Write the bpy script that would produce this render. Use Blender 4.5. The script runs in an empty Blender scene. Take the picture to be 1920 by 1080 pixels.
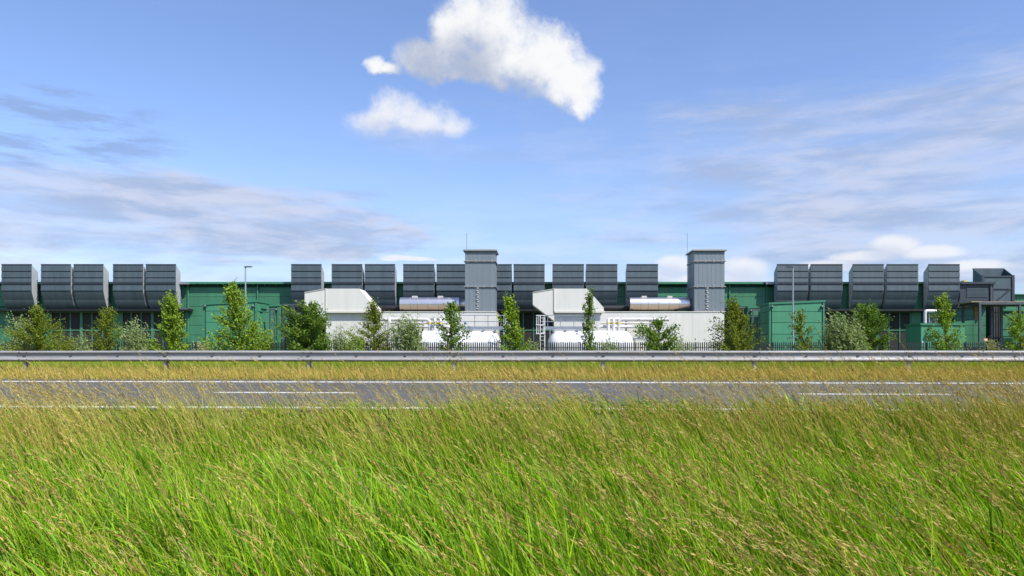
import bpy, math, random
import numpy as np
from mathutils import Vector

sc = bpy.context.scene
col = sc.collection
R = math.radians
random.seed(7)
rng = np.random.default_rng(11)

# ------------------------------------------------------------------ camera
F, CX, HZ, CH = 1400.0, 1010.0, 661.0, 0.72      # focal (px of a 1920 frame), axis x, horizon y, eye height over road
cd = bpy.data.cameras.new('camera')
cam = bpy.data.objects.new('camera', cd)
col.objects.link(cam)
cam.location = (0, 0, CH)
cam.rotation_euler = (R(90), 0, 0)
cd.sensor_width = 36.0
cd.lens = 36.0 * F / 1920.0
cd.shift_x = -(CX - 960) / 1920.0
cd.shift_y = (HZ - 540) / 1920.0
cd.clip_start, cd.clip_end = 0.1, 6000
sc.camera = cam

# ------------------------------------------------------------------ render / exposure
vs = sc.view_settings
vs.view_transform = 'Standard'
vs.look = 'None'
vs.exposure = 0.30
vs.gamma = 1.0
vs.use_curve_mapping = False
sc.cycles.use_denoising = True
sc.cycles.max_bounces = 8
sc.cycles.transparent_max_bounces = 8
sc.cycles.caustics_reflective = False
sc.cycles.caustics_refractive = False

# ------------------------------------------------------------------ sun
SUN_EL, SUN_AZ = R(50), R(132)                   # azimuth clockwise from +Y: behind the camera, to the right
to_sun = Vector((math.sin(SUN_AZ) * math.cos(SUN_EL), math.cos(SUN_AZ) * math.cos(SUN_EL), math.sin(SUN_EL)))
sl = bpy.data.lights.new('sun', 'SUN')
sl.energy = 5.0
sl.angle = R(0.53)
sl.color = (1.0, 0.955, 0.88)
sun = bpy.data.objects.new('sun', sl)
sun.rotation_euler = to_sun.to_track_quat('Z', 'Y').to_euler()
sun.location = (20, -20, 40)
col.objects.link(sun)

# ------------------------------------------------------------------ world: Nishita sky with clouds
world = bpy.data.worlds.new('World')
sc.world = world
world.use_nodes = True
wt = world.node_tree
wt.nodes.clear()


def wn(t, **k):
    n = wt.nodes.new(t)
    for a, b in k.items():
        setattr(n, a, b)
    return n


def put(sock, v):
    if hasattr(v, 'is_output') or isinstance(v, bpy.types.NodeSocket):
        wt.links.new(v, sock)
    else:
        sock.default_value = v


def MA(op, a, b=None, c=None, clamp=False):
    n = wn('ShaderNodeMath', operation=op, use_clamp=clamp)
    put(n.inputs[0], a)
    if b is not None:
        put(n.inputs[1], b)
    if c is not None:
        put(n.inputs[2], c)
    return n.outputs[0]


def smooth(v, lo, hi, a=0.0, b=1.0):
    n = wn('ShaderNodeMapRange', interpolation_type='SMOOTHSTEP')
    put(n.inputs['Value'], v)
    for k, x in (('From Min', lo), ('From Max', hi), ('To Min', a), ('To Max', b)):
        n.inputs[k].default_value = x
    return n.outputs['Result']


def noise(vec, scale, detail=6, rough=0.55, dist=0.0, out='Fac'):
    n = wn('ShaderNodeTexNoise')
    put(n.inputs['Vector'], vec)
    n.inputs['Scale'].default_value = scale
    n.inputs['Detail'].default_value = detail
    n.inputs['Roughness'].default_value = rough
    n.inputs['Distortion'].default_value = dist
    return n.outputs[out]


def mixc(f, a, b):
    n = wn('ShaderNodeMix', data_type='RGBA')
    put(n.inputs[0], f)
    put(n.inputs[6], a)
    put(n.inputs[7], b)
    return n.outputs[2]


def vec(x, y, z=0.0):
    n = wn('ShaderNodeCombineXYZ')
    put(n.inputs[0], x)
    put(n.inputs[1], y)
    put(n.inputs[2], z)
    return n.outputs[0]


def az(px):
    return math.atan((px - CX) / F)


def el(px, py):
    return math.atan((HZ - py) / math.hypot(F, px - CX))


sky = wn('ShaderNodeTexSky', sky_type='NISHITA')
sky.sun_disc = False
sky.sun_elevation = SUN_EL
sky.sun_rotation = SUN_AZ
sky.altitude = 0
sky.air_density = 1.0
sky.dust_density = 0.6
sky.ozone_density = 1.6
tc = wn('ShaderNodeTexCoord')
D = tc.outputs['Generated']
sp = wn('ShaderNodeSeparateXYZ')
wt.links.new(D, sp.inputs[0])
AZ = MA('ARCTAN2', sp.outputs[0], sp.outputs[1])
EL = MA('ARCSINE', sp.outputs[2])

# thin layered cloud: noise on a flat layer high above, so it draws out into streaks towards the horizon
zc = MA('MAXIMUM', sp.outputs[2], 0.015)
zc = MA('ADD', zc, 0.06)
layer = vec(MA('DIVIDE', sp.outputs[0], zc), MA('DIVIDE', sp.outputs[1], zc))
lay2 = vec(MA('MULTIPLY', AZ, 2.2), MA('MULTIPLY', EL, 11.0))
n_big = noise(layer, 0.42, 5, 0.55, 0.6)
n_str = noise(lay2, 1.7, 9, 0.60, 0.25)
n_fine = noise(lay2, 5.0, 8, 0.62, 0.2)
n_tone = noise(lay2, 3.1, 6, 0.6, 0.2)


def blob(px, py, rx, ry, p=AZ, q=EL):
    """1 in the middle of a patch of sky, 0 on its rim, negative outside"""
    a0, e0 = az(px), el(px, py)
    u = MA('MULTIPLY', MA('SUBTRACT', p, a0), F / rx)
    v = MA('MULTIPLY', MA('SUBTRACT', q, e0), F / ry)
    return MA('SUBTRACT', 1.0, MA('ADD', MA('MULTIPLY', u, u), MA('MULTIPLY', v, v)))


def field(bl, p, q, k=0.25):
    f = None
    for b in bl:
        x = blob(*b, p=p, q=q)
        f = x if f is None else MA('SMOOTH_MAX', f, x, k)
    return f


veil = smooth(n_big, 0.40, 0.72)
right = smooth(MA('MULTIPLY_ADD', MA('SUBTRACT', n_str, 0.5), 2.0, blob(1800, 350, 760, 230)), -0.1, 0.9)
left = smooth(MA('MULTIPLY_ADD', MA('SUBTRACT', n_str, 0.5), 2.2, blob(250, 410, 620, 95)), 0.0, 0.75)
low = smooth(EL, 0.0, 0.26, 1.0, 0.0)
wisp = smooth(blob(60, 235, 260, 85), 0.0, 0.8)
wisp2 = smooth(blob(930, 250, 330, 70), 0.0, 0.9)
streak = smooth(n_str, 0.27, 0.70)
fine = smooth(n_fine, 0.36, 0.72)
cov = MA('MULTIPLY', right, MA('MULTIPLY_ADD', streak, 0.55, 0.34))
cov = MA('MAXIMUM', cov, MA('MULTIPLY', left, MA('MULTIPLY_ADD', streak, 0.60, 0.45)))
cov = MA('MAXIMUM', cov, MA('MULTIPLY', low, MA('MULTIPLY_ADD', fine, 0.35, 0.60)))
cov = MA('MAXIMUM', cov, MA('MULTIPLY', wisp2, MA('MULTIPLY', streak, 0.45)))
cov = MA('MAXIMUM', cov, MA('MULTIPLY', veil, MA('MULTIPLY', streak, 0.18)))
cov = MA('MINIMUM', cov, 0.9)
dark = MA('MULTIPLY', wisp, MA('MULTIPLY', smooth(n_fine, 0.44, 0.64), 0.60))

# heaped clouds
dn = noise(D, 9.0, 10, 0.58, 0.15, out='Color')
dsep = wn('ShaderNodeSeparateXYZ')
wt.links.new(dn, dsep.inputs[0])


def warp(a, b):
    return (MA('MULTIPLY_ADD', MA('SUBTRACT', dsep.outputs[0], 0.5), a, AZ), MA('MULTIPLY_ADD', MA('SUBTRACT', dsep.outputs[1], 0.5), b, EL))


puffs = noise(D, 27.0, 10, 0.66, 0.15)
pn = MA('SUBTRACT', puffs, 0.5)
BIG = [(858, 58, 62, 84), (935, 56, 76, 82), (800, 112, 62, 38), (890, 116, 125, 46), (1008, 112, 88, 64),
       (1072, 148, 66, 54), (1104, 180, 44, 36), (704, 130, 24, 20), (726, 141, 36, 13), (775, 118, 44, 28), (800, 132, 70, 24), (870, 142, 100, 24)]
MID = [(742, 210, 56, 40), (788, 232, 82, 38), (702, 234, 66, 30), (838, 248, 50, 28)]
LOWC = [(1268, 496, 40, 22), (1245, 514, 40, 16), (1395, 504, 50, 26), (1330, 522, 120, 14), (1675, 462, 46, 22),
        (1625, 482, 70, 13), (1740, 474, 60, 14), (1560, 500, 80, 14), (1810, 500, 70, 14), (768, 484, 58, 5.5), (735, 487, 26, 3.5)]


def heap(bl, k, lo, hi, w, pa, step, shade):
    p, q = warp(*w)
    f0 = field(bl, p, q, k)
    f1 = field(bl, MA('ADD', p, step * 0.8), MA('ADD', q, step), k)
    a = smooth(MA('MULTIPLY_ADD', pn, pa, f0), lo, hi)
    d = MA('SUBTRACT', MA('MINIMUM', f0, 0.8), MA('MAXIMUM', f1, -1.0))
    return a, smooth(MA('MULTIPLY_ADD', pn, pa * 0.75, d), shade[0], shade[1])


a1, l1 = heap(BIG, 0.55, -0.05, 1.0, (0.085, 0.072), 1.7, 0.050, (-0.40, 1.25))
a2, l2 = heap(MID, 0.5, 0.0, 1.25, (0.070, 0.055), 1.9, 0.030, (-0.7, 0.9))
a3, l3 = heap(LOWC, 0.30, -0.10, 0.80, (0.020, 0.014), 0.9, 0.010, (-0.7, 0.8))

tint = wn('ShaderNodeMix', data_type='RGBA', blend_type='MULTIPLY')
tint.inputs[0].default_value = 1.0
wt.links.new(sky.outputs[0], tint.inputs[6])
tint.inputs[7].default_value = (1.06, 1.10, 1.32, 1)
c = tint.outputs[2]
c = mixc(cov, c, mixc(smooth(n_tone, 0.38, 0.62), (2.55, 3.20, 4.60, 1), (4.05, 4.30, 5.30, 1)))
c = mixc(dark, c, (1.70, 2.35, 3.90, 1))
c = mixc(MA('MULTIPLY', a3, 0.72), c, mixc(l3, (3.7, 4.1, 5.3, 1), (6.1, 6.1, 6.2, 1)))
c = mixc(MA('MULTIPLY', a2, 0.86), c, mixc(l2, (3.9, 4.2, 5.2, 1), (6.0, 6.0, 6.1, 1)))
c = mixc(MA('MULTIPLY', a1, 0.97), c, mixc(l1, (2.85, 3.25, 4.2, 1), (6.2, 6.2, 6.2, 1)))
bg = wn('ShaderNodeBackground')
wt.links.new(c, bg.inputs[0])
bg.inputs[1].default_value = 0.128
wo = wn('ShaderNodeOutputWorld')
wt.links.new(bg.outputs[0], wo.inputs[0])
world.cycles.sampling_method = 'MANUAL'
world.cycles.sample_map_resolution = 512


# ------------------------------------------------------------------ helpers
def P(px, py, Y):
    """the point at depth Y that the photograph shows at (px, py)"""
    return Vector(((px - CX) * Y / F, Y, CH + (HZ - py) * Y / F))


def PX(px, Y):
    return (px - CX) * Y / F


def PZ(py, Y):
    return CH + (HZ - py) * Y / F


def mat(name, color, rough=0.6, metal=0.0, var=0.12, scale=3.0, bump=0.0, bscale=30.0, stretch=(1, 1, 1), stain=None, stain_amt=0.0,
        spec=0.4):
    m = bpy.data.materials.new(name)
    m.use_nodes = True
    nt = m.node_tree
    b = nt.nodes['Principled BSDF']
    b.inputs['Roughness'].default_value = rough
    b.inputs['Metallic'].default_value = metal
    b.inputs['Specular IOR Level'].default_value = spec
    t = nt.nodes.new('ShaderNodeTexCoord')
    g = nt.nodes.new('ShaderNodeNewGeometry')
    mp = nt.nodes.new('ShaderNodeMapping')
    mp.inputs['Scale'].default_value = stretch
    nt.links.new(g.outputs['Position'], mp.inputs[0])
    n = nt.nodes.new('ShaderNodeTexNoise')
    n.inputs['Scale'].default_value = scale
    n.inputs['Detail'].default_value = 6
    n.inputs['Roughness'].default_value = 0.6
    nt.links.new(mp.outputs[0], n.inputs['Vector'])
    mr = nt.nodes.new('ShaderNodeMapRange')
    mr.inputs['From Min'].default_value = 0.25
    mr.inputs['From Max'].default_value = 0.75
    mr.inputs['To Min'].default_value = 1 - var
    mr.inputs['To Max'].default_value = 1 + var
    nt.links.new(n.outputs['Fac'], mr.inputs[0])
    oi = nt.nodes.new('ShaderNodeObjectInfo')
    om = nt.nodes.new('ShaderNodeMapRange')
    om.inputs['To Min'].default_value = 1 - var * 0.5
    om.inputs['To Max'].default_value = 1 + var * 0.5
    nt.links.new(oi.outputs['Random'], om.inputs[0])
    mm = nt.nodes.new('ShaderNodeMath')
    mm.operation = 'MULTIPLY'
    nt.links.new(mr.outputs[0], mm.inputs[0])
    nt.links.new(om.outputs[0], mm.inputs[1])
    vm = nt.nodes.new('ShaderNodeVectorMath')
    vm.operation = 'SCALE'
    vm.inputs[0].default_value = color
    nt.links.new(mm.outputs[0], vm.inputs['Scale'])
    out = vm.outputs[0]
    if stain is not None:
        n2 = nt.nodes.new('ShaderNodeTexNoise')
        n2.inputs['Scale'].default_value = scale * 1.7
        n2.inputs['Detail'].default_value = 8
        n2.inputs['Roughness'].default_value = 0.7
        nt.links.new(mp.outputs[0], n2.inputs['Vector'])
        r2 = nt.nodes.new('ShaderNodeMapRange')
        r2.inputs['From Min'].default_value = 0.52
        r2.inputs['From Max'].default_value = 0.72
        r2.inputs['To Max'].default_value = stain_amt
        nt.links.new(n2.outputs['Fac'], r2.inputs[0])
        mx = nt.nodes.new('ShaderNodeMix')
        mx.data_type = 'RGBA'
        nt.links.new(r2.outputs[0], mx.inputs[0])
        nt.links.new(out, mx.inputs[6])
        mx.inputs[7].default_value = (*stain, 1)
        out = mx.outputs[2]
    nt.links.new(out, b.inputs['Base Color'])
    if bump:
        n3 = nt.nodes.new('ShaderNodeTexNoise')
        n3.inputs['Scale'].default_value = bscale
        n3.inputs['Detail'].default_value = 5
        nt.links.new(g.outputs['Position'], n3.inputs['Vector'])
        bp = nt.nodes.new('ShaderNodeBump')
        bp.inputs['Strength'].default_value = bump
        bp.inputs['Distance'].default_value = 0.02
        nt.links.new(n3.outputs['Fac'], bp.inputs['Height'])
        nt.links.new(bp.outputs[0], b.inputs['Normal'])
    return m


def leafmat(name, trans=0.35, rough=0.5, gain=1.0):
    """colour comes from a per-leaf colour attribute; part of the light passes through the leaf"""
    m = bpy.data.materials.new(name)
    m.use_nodes = True
    nt = m.node_tree
    b = nt.nodes['Principled BSDF']
    b.inputs['Roughness'].default_value = rough
    b.inputs['Specular IOR Level'].default_value = 0.18
    at = nt.nodes.new('ShaderNodeAttribute')
    at.attribute_name = 'tone'
    vm = nt.nodes.new('ShaderNodeVectorMath')
    vm.operation = 'SCALE'
    vm.inputs['Scale'].default_value = gain
    nt.links.new(at.outputs['Color'], vm.inputs[0])
    nt.links.new(vm.outputs[0], b.inputs['Base Color'])
    tr = nt.nodes.new('ShaderNodeBsdfTranslucent')
    hs = nt.nodes.new('ShaderNodeHueSaturation')
    hs.inputs['Hue'].default_value = 0.488
    hs.inputs['Saturation'].default_value = 1.15
    hs.inputs['Value'].default_value = 1.25
    nt.links.new(vm.outputs[0], hs.inputs['Color'])
    nt.links.new(hs.outputs[0], tr.inputs['Color'])
    mx = nt.nodes.new('ShaderNodeMixShader')
    mx.inputs[0].default_value = trans
    nt.links.new(b.outputs[0], mx.inputs[1])
    nt.links.new(tr.outputs[0], mx.inputs[2])
    nt.links.new(mx.outputs[0], nt.nodes['Material Output'].inputs['Surface'])
    return m


M = dict(
    asphalt=mat('asphalt', (0.112, 0.107, 0.102), 0.9, 0, 0.26, 1.2, 0.4, 60, (0.10, 1, 1), (0.070, 0.068, 0.066), 0.75),
    paint=mat('road_paint', (0.62, 0.62, 0.60), 0.7, 0, 0.15, 2.5, 0, 30, (1, 1, 1), (0.22, 0.22, 0.21), 0.8),
    soil=mat('soil', (0.10, 0.12, 0.035), 0.95, 0, 0.4, 2.5, 0.5, 20),
    galv=mat('galvanised_steel', (0.33, 0.33, 0.325), 0.6, 0.2, 0.20, 2.2, 0.05, 40, (0.5, 3, 6), (0.26, 0.14, 0.075), 0.6),
    post=mat('weathered_post_steel', (0.34, 0.33, 0.29), 0.7, 0.1, 0.2, 8),
    bolt=mat('bolt_steel', (0.10, 0.095, 0.09), 0.6, 0.5, 0.2, 20),
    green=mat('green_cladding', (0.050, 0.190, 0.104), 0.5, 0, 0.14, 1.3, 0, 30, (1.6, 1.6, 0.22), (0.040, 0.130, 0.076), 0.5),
    green_bright=mat('green_hut_cladding', (0.062, 0.245, 0.138), 0.5, 0, 0.11, 1.3, 0, 30, (1.6, 1.6, 0.22), (0.052, 0.180, 0.105), 0.5),  # brighter green for the huts and the low container
    green_trim=mat('green_trim', (0.048, 0.198, 0.112), 0.45, 0, 0.08, 2),
    joint=mat('panel_joint', (0.012, 0.055, 0.034), 0.8, 0, 0.1, 2),
    slate=mat('slate_grey_sheet', (0.062, 0.088, 0.105), 0.60, 0.0, 0.20, 1.1, 0, 30, (2.2, 1, 0.25), (0.105, 0.122, 0.132), 0.55),
    slate_sunlit_side=mat('sunlit_slate_sheet', (0.34, 0.36, 0.37), 0.6, 0.0, 0.10, 1.4),  # slate paled so that sunlight on the hood sides is in the colour
    slate_trim=mat('slate_trim', (0.050, 0.060, 0.074), 0.5, 0.2, 0.1, 2),
    black=mat('black_steel', (0.018, 0.019, 0.021), 0.6, 0.2, 0.2, 3),
    frame=mat('grey_frame_steel', (0.095, 0.105, 0.118), 0.5, 0.3, 0.15, 3),
    louvre=mat('dark_louvre', (0.026, 0.024, 0.021), 0.75, 0, 0.25, 1.5, 0, 30, (1, 1, 8)),
    white=mat('white_sheet', (0.64, 0.63, 0.575), 0.5, 0, 0.05, 0.8, 0, 30, (3, 3, 0.15), (0.50, 0.48, 0.40), 0.42),
    cream=mat('cream_trim', (0.62, 0.60, 0.53), 0.5, 0, 0.05, 2),
    tank=mat('white_tank_paint', (0.68, 0.685, 0.68), 0.35, 0, 0.03, 1),
    pipe=mat('pale_pipe_jacket', (0.60, 0.585, 0.57), 0.42, 0.15, 0.08, 3),
    yellow=mat('yellow_band', (0.65, 0.50, 0.05), 0.5, 0, 0.05, 3),
    steel=mat('polished_jacket', (0.80, 0.74, 0.70), 0.36, 1.0, 0.05, 2),
    stack=mat('stack_grey_paint', (0.180, 0.217, 0.240), 0.5, 0.0, 0.10, 1.0, 0, 30, (2.5, 2.5, 0.12), (0.14, 0.175, 0.20), 0.35),
    capgrey=mat('stack_cap', (0.33, 0.32, 0.31), 0.6, 0.2, 0.1, 2),
    rail=mat('handrail', (0.30, 0.33, 0.38), 0.45, 0.4, 0.1, 3),
    lamp=mat('lamp_pole_steel', (0.34, 0.37, 0.40), 0.45, 0.4, 0.1, 4),
    dark=mat('anthracite_pales', (0.030, 0.034, 0.036), 0.5, 0.2, 0.2, 3),
    rust=mat('brown_boards', (0.30, 0.18, 0.075), 0.8, 0, 0.25, 6),
    roofb=mat('weathered_canopy_top', (0.30, 0.25, 0.17), 0.8, 0, 0.25, 2),
    bark=mat('bark', (0.12, 0.085, 0.055), 0.9, 0, 0.3, 12),
    red=mat('red_sign', (0.60, 0.05, 0.05), 0.5, 0, 0.05, 3),
    blue=mat('blue_valve', (0.04, 0.12, 0.45), 0.5, 0, 0.05, 3),
    grass=leafmat('grass_blades', 0.31, 0.5),
    straw=leafmat('grass_seed_heads', 0.22, 0.75),
    leaf=leafmat('leaves', 0.30, 0.5),
)


def tag(o, label=None, cat=None, group=None, kind=None):
    if label:
        o['label'] = label
    if cat:
        o['category'] = cat
    if group:
        o['group'] = group
    if kind:
        o['kind'] = kind
    return o


def thing(name, label, cat, loc=(0, 0, 0), group=None):
    o = bpy.data.objects.new(name, None)
    o.empty_display_size = 0.3
    o.location = loc
    col.objects.link(o)
    return tag(o, label, cat, group)


class MB:
    """collects shapes in world coordinates, then links them as ONE mesh object"""

    def __init__(s):
        s.v, s.f = [], []

    def box(s, x0, x1, y0, y1, z0, z1):
        i = len(s.v)
        s.v += [(x, y, z) for z in (z0, z1) for y in (y0, y1) for x in (x0, x1)]
        s.f += [tuple(i + k for k in q) for q in ((0, 2, 3, 1), (4, 5, 7, 6), (0, 1, 5, 4), (2, 6, 7, 3), (0, 4, 6, 2), (1, 3, 7, 5))]
        return s

    def prism(s, poly, y0, y1):
        """polygon in x,z pushed from y0 to y1"""
        i, n = len(s.v), len(poly)
        s.v += [(x, y0, z) for x, z in poly] + [(x, y1, z) for x, z in poly]
        s.f += [tuple(i + k for k in range(n)), tuple(i + 2 * n - 1 - k for k in range(n))]
        s.f += [(i + k, i + n + k, i + n + (k + 1) % n, i + (k + 1) % n) for k in range(n)]
        return s

    def prismx(s, poly, x0, x1):
        """polygon in y,z pushed from x0 to x1"""
        i, n = len(s.v), len(poly)
        s.v += [(x0, y, z) for y, z in poly] + [(x1, y, z) for y, z in poly]
        s.f += [tuple(i + k for k in range(n)), tuple(i + 2 * n - 1 - k for k in range(n))]
        s.f += [(i + k, i + n + k, i + n + (k + 1) % n, i + (k + 1) % n) for k in range(n)]
        return s

    def tube(s, pts, r, n=10, cap=True):
        pts = [Vector(p) for p in pts]
        rr = r if isinstance(r, (list, tuple)) else [r] * len(pts)
        i = len(s.v)
        up = None
        for k, p in enumerate(pts):
            t = (pts[min(k + 1, len(pts) - 1)] - pts[max(k - 1, 0)]).normalized()
            if up is None:
                up = Vector((0, 0, 1)) if abs(t.z) < 0.9 else Vector((0, 1, 0))
            a = t.cross(up).normalized()
            b = a.cross(t).normalized()
            up = b
            for j in range(n):
                w = 2 * math.pi * j / n
                s.v.append(tuple(p + (a * math.cos(w) + b * math.sin(w)) * rr[k]))
        for k in range(len(pts) - 1):
            for j in range(n):
                s.f.append((i + k * n + j, i + k * n + (j + 1) % n, i + (k + 1) * n + (j + 1) % n, i + (k + 1) * n + j))
        if cap:
            s.f.append(tuple(i + n - 1 - j for j in range(n)))
            s.f.append(tuple(i + (len(pts) - 1) * n + j for j in range(n)))
        return s

    def bar(s, p0, p1, w):
        return s.tube([p0, p1], w * 0.7071, 4)

    def build(s, name, m, parent=None, smooth=False):
        me = bpy.data.meshes.new(name)
        o = bpy.data.objects.new(name, me)
        off = Vector((0, 0, 0))
        if parent is not None:
            p = parent
            while p is not None:
                off += Vector(p.location)
                p = p.parent
            o.parent = parent
        me.from_pydata([tuple(Vector(v) - off) for v in s.v], [], s.f)
        me.materials.append(M[m] if isinstance(m, str) else m)
        me.update()
        import bmesh
        bm = bmesh.new()
        bm.from_mesh(me)
        bmesh.ops.recalc_face_normals(bm, faces=bm.faces)
        bm.to_mesh(me)
        bm.free()
        if smooth:
            me.polygons.foreach_set('use_smooth', [True] * len(me.polygons))
            me.set_sharp_from_angle(angle=R(40))
        col.objects.link(o)
        return o


def copy_tree(o, parent=None):
    c2 = o.copy()
    col.objects.link(c2)
    c2.parent = parent
    for ch in list(o.children):
        copy_tree(ch, c2)
    return c2


# ------------------------------------------------------------------ the ground, the road
ALPHA = math.atan(0.0496)                        # the road runs slightly towards the camera on the right
CA, SA = math.cos(ALPHA), math.sin(ALPHA)


def RD(u, v, z=0.0):
    """u along the road, v across it (v = depth straight ahead of the camera)"""
    w = v * CA
    return (u * CA + w * SA, w * CA - u * SA + v * (1 - CA * CA), z)


def uv_of(x, y):
    # inverse of RD
    v = y + x * SA / CA
    u = (x - v * CA * SA) / CA
    return u, v


PROF = [(-3000, -.62), (-20, -.62), (5.0, -.62), (7.6, -.60), (8.2, -.46), (9.0, -.03), (9.2, -.012), (19.3, -.012), (19.6, .02), (20.3, .07),
        (22.2, .10), (23.5, 0.0), (27, -.5), (60, -.52), (4000, -.52)]
VS = np.array([p[0] for p in PROF])
ZS = np.array([p[1] for p in PROF])


def gz(v):
    return np.interp(v, VS, ZS)


us = [-3000, -60, -30, -20, -10, 0, 10, 20, 30, 60, 3000]
gm = MB()
for u in us:
    for v, z in PROF:
        gm.v.append(RD(u, v, z))
nv = len(PROF)
for i in range(len(us) - 1):
    for j in range(nv - 1):
        gm.f.append((i * nv + j, (i + 1) * nv + j, (i + 1) * nv + j + 1, i * nv + j + 1))
tag(gm.build('ground', 'soil'), 'grassy soil of the low verges and the field beyond', None, None, 'structure')


def strip(name, m, u0, u1, v0, v1, z, seg=1):
    b = MB()
    b.v = [RD(u0, v0, z), RD(u1, v0, z), RD(u1, v1, z), RD(u0, v1, z), RD(u0, v0, z - .01), RD(u1, v0, z - .01), RD(u1, v1, z - .01), RD(u0, v1, z - .01)]
    b.f = [(0, 1, 2, 3), (0, 4, 5, 1), (1, 5, 6, 2), (2, 6, 7, 3), (3, 7, 4, 0), (4, 7, 6, 5)]
    return b.build(name, m)


road = strip('road', 'asphalt', -900, 900, 9.12, 19.45, 0.0)
tag(road, 'grey asphalt country road behind the tall grass', None, None, 'structure')
for nm, v0, v1 in (('edge_marking', 17.52, 17.88), ('edge_marking', 9.36, 9.54)):
    tag(strip(nm, 'paint', -900, 900, v0, v1, 0.0145), 'white solid line along the far edge of the road' if v0 > 12 else
        'white solid line along the near edge of the road, behind the grass', None, None, 'structure')
du = 12.9 * 1100 / 1391.0
ua = uv_of(PX(405, 13.28), 13.28)[0]
per = uv_of(PX(1500, 12.79), 12.79)[0] - ua
for k in range(-4, 6):
    tag(strip('lane_marking', 'paint', ua + k * per, ua + k * per + 2.5, 12.88, 13.08, 0.0145), 'white dash of the lane line in the middle of the road',
        None, 'dashes of the lane line', 'structure')

# ------------------------------------------------------------------ guardrail
RV = 20.2
posts_px = [47, 311, 578, 850, 1129, 1413, 1705]


def u_at(px, v):
    # the u at which line v is seen at px
    t = (px - CX) / F
    lo, hi = -60.0, 60.0
    for _ in range(60):
        m_ = (lo + hi) / 2
        x, y, _z = RD(m_, v)
        if x / y < t:
            lo = m_
        else:
            hi = m_
    return lo


pu = [u_at(p, RV) for p in posts_px]
sp_ = (pu[-1] - pu[0]) / 6
guard = thing('guardrail', 'long galvanised steel W-beam crash barrier beyond the road', 'guardrail', RD(pu[3], RV, 0))
ZT, ZB = 0.772, 0.472
prof = [(0.03, ZT - .008), (-.02, ZT), (-.062, ZT - .008), (-.080, ZT - .026), (-.082, ZT - .052), (-.066, ZT - .066), (-.036, ZT - .088), (-.030, ZT - .110),
        (-.032, ZT - .150), (-.038, ZT - .190), (-.062, ZT - .218), (-.080, ZT - .230), (-.083, ZT - .252), (-.070, ZT - .270), (-.02, ZB + .006), (.03, ZB)]


def beam(u0, u1, dy, d0=0.0, d1=0.0):
    b = MB()
    n = len(prof)
    for t in (0, .004):
        for u in (u0, u1):
            for y, z in prof:
                b.v.append(RD(u, RV + y + dy + t, z - t * .3 + (d0 if u == u0 else d1)))
    for k in range(n - 1):
        b.f.append((k, k + 1, n + k + 1, n + k))
        b.f.append((2 * n + k, 3 * n + k, 3 * n + k + 1, 2 * n + k + 1))
    b.f += [(k, 2 * n + k, 2 * n + k + 1, k + 1) for k in range(n - 1)]
    b.f += [(n + k, n + k + 1, 3 * n + k + 1, 3 * n + k) for k in range(n - 1)]
    b.f += [(0, n, 3 * n, 2 * n), (n - 1, 3 * n - 1, 4 * n - 1, 2 * n - 1)]
    return b


DZ = [random.uniform(-.007, .007) for _ in range(20)]
for k in range(-3, 10):
    u = pu[0] + k * sp_
    bo = beam(u - .16, u + sp_ + .16, 0.0055 * (k % 2), DZ[k + 3], DZ[k + 4]).build('beam', 'galv', guard)
    pb = MB()
    x, y, _z = RD(u, RV + .045)
    pb.box(x - .033, x + .033, y - .06, y - .045, -.3, .62)
    pb.box(x - .05, x - .038, y - .045, y + .06, -.3, .62)
    pb.box(x - .05, x + .05, y + .06, y + .072, -.3, .62)
    pb.build('post', 'post', guard)
    x, y, _z = RD(u, RV)
    MB().box(x - .05, x + .05, y - .01, y + .06, ZB + .06, ZT - .06).build('spacer', 'post', guard)
    for ddx in (-.11, .11):
        for zz in (ZT - .05, ZT - .247):
            x2, y2, _z = RD(u + ddx, RV - .086)
            MB().tube([(x2, y2 - .008, zz), (x2, y2 + .03, zz)], .017, 6).build('bolt', 'bolt', guard)
    x2, y2, _z = RD(u, RV - .036)
    MB().box(x2 - .035, x2 + .035, y2 - .012, y2 + .004, ZT - .168, ZT - .132).build('slot', 'bolt', guard)
    for ff in (1 / 3, 2 / 3):
        x2, y2, _z = RD(u + ff * sp_, RV - .036)
        MB().box(x2 - .03, x2 + .03, y2 - .010, y2 + .004, ZT - .166, ZT - .134).build('slot', 'bolt', guard)

# ------------------------------------------------------------------ the long green hall
YW = 70.0
hall = thing('industrial_hall', 'long low green clad industrial hall behind the fence', 'building', (0, YW, -.5))
X0, X1 = PX(-140, YW), PX(1862, YW)
ZR = PZ(532, YW)
MB().box(X0, X1, YW, YW + 34, -.5, ZR).build('wall', 'joint', hall)
eb = MB()
eb.prismx([(YW - .52, PZ(532.4, 69.5)), (YW - .52, PZ(528.5, 69.5)), (YW + 17, PZ(528.5, 69.5) + .25), (YW + 34.3, PZ(528.5, 69.5)), (YW + 34.3, ZR + .002),
           (YW, ZR + .002), (YW - .48, PZ(532.4, 69.5))], X0 - .3, X1 + .2)
roof = eb.build('roof', 'green_trim', hall)
gb = MB()
k = X0
while k < X1 - .4:
    gb.box(k, k + .06, YW - .40, YW - .02, ZR - .16, ZR - .004)
    k += 1.1
gb.build('eave_brackets', 'green_trim', roof)

rows_py = [534.5, 538.8, 556.5, 574.7, 592.4, 610.2, 628, 645.8, 663.6, 684]


def clad(pxs, pys, Y, m, parent, proud=.05, gap=.03):
    """cladding sheets between the given joints, each its own piece"""
    for a, b in zip(pxs[:-1], pxs[1:]):
        for t, u in zip(pys[:-1], pys[1:]):
            MB().box(PX(a, Y) + gap / 2, PX(b, Y) - gap / 2, Y - proud, Y + .01, max(PZ(u, Y), -.49) + gap / 2, PZ(t, Y) - gap / 2).build('cladding_panel', m, parent)


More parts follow.
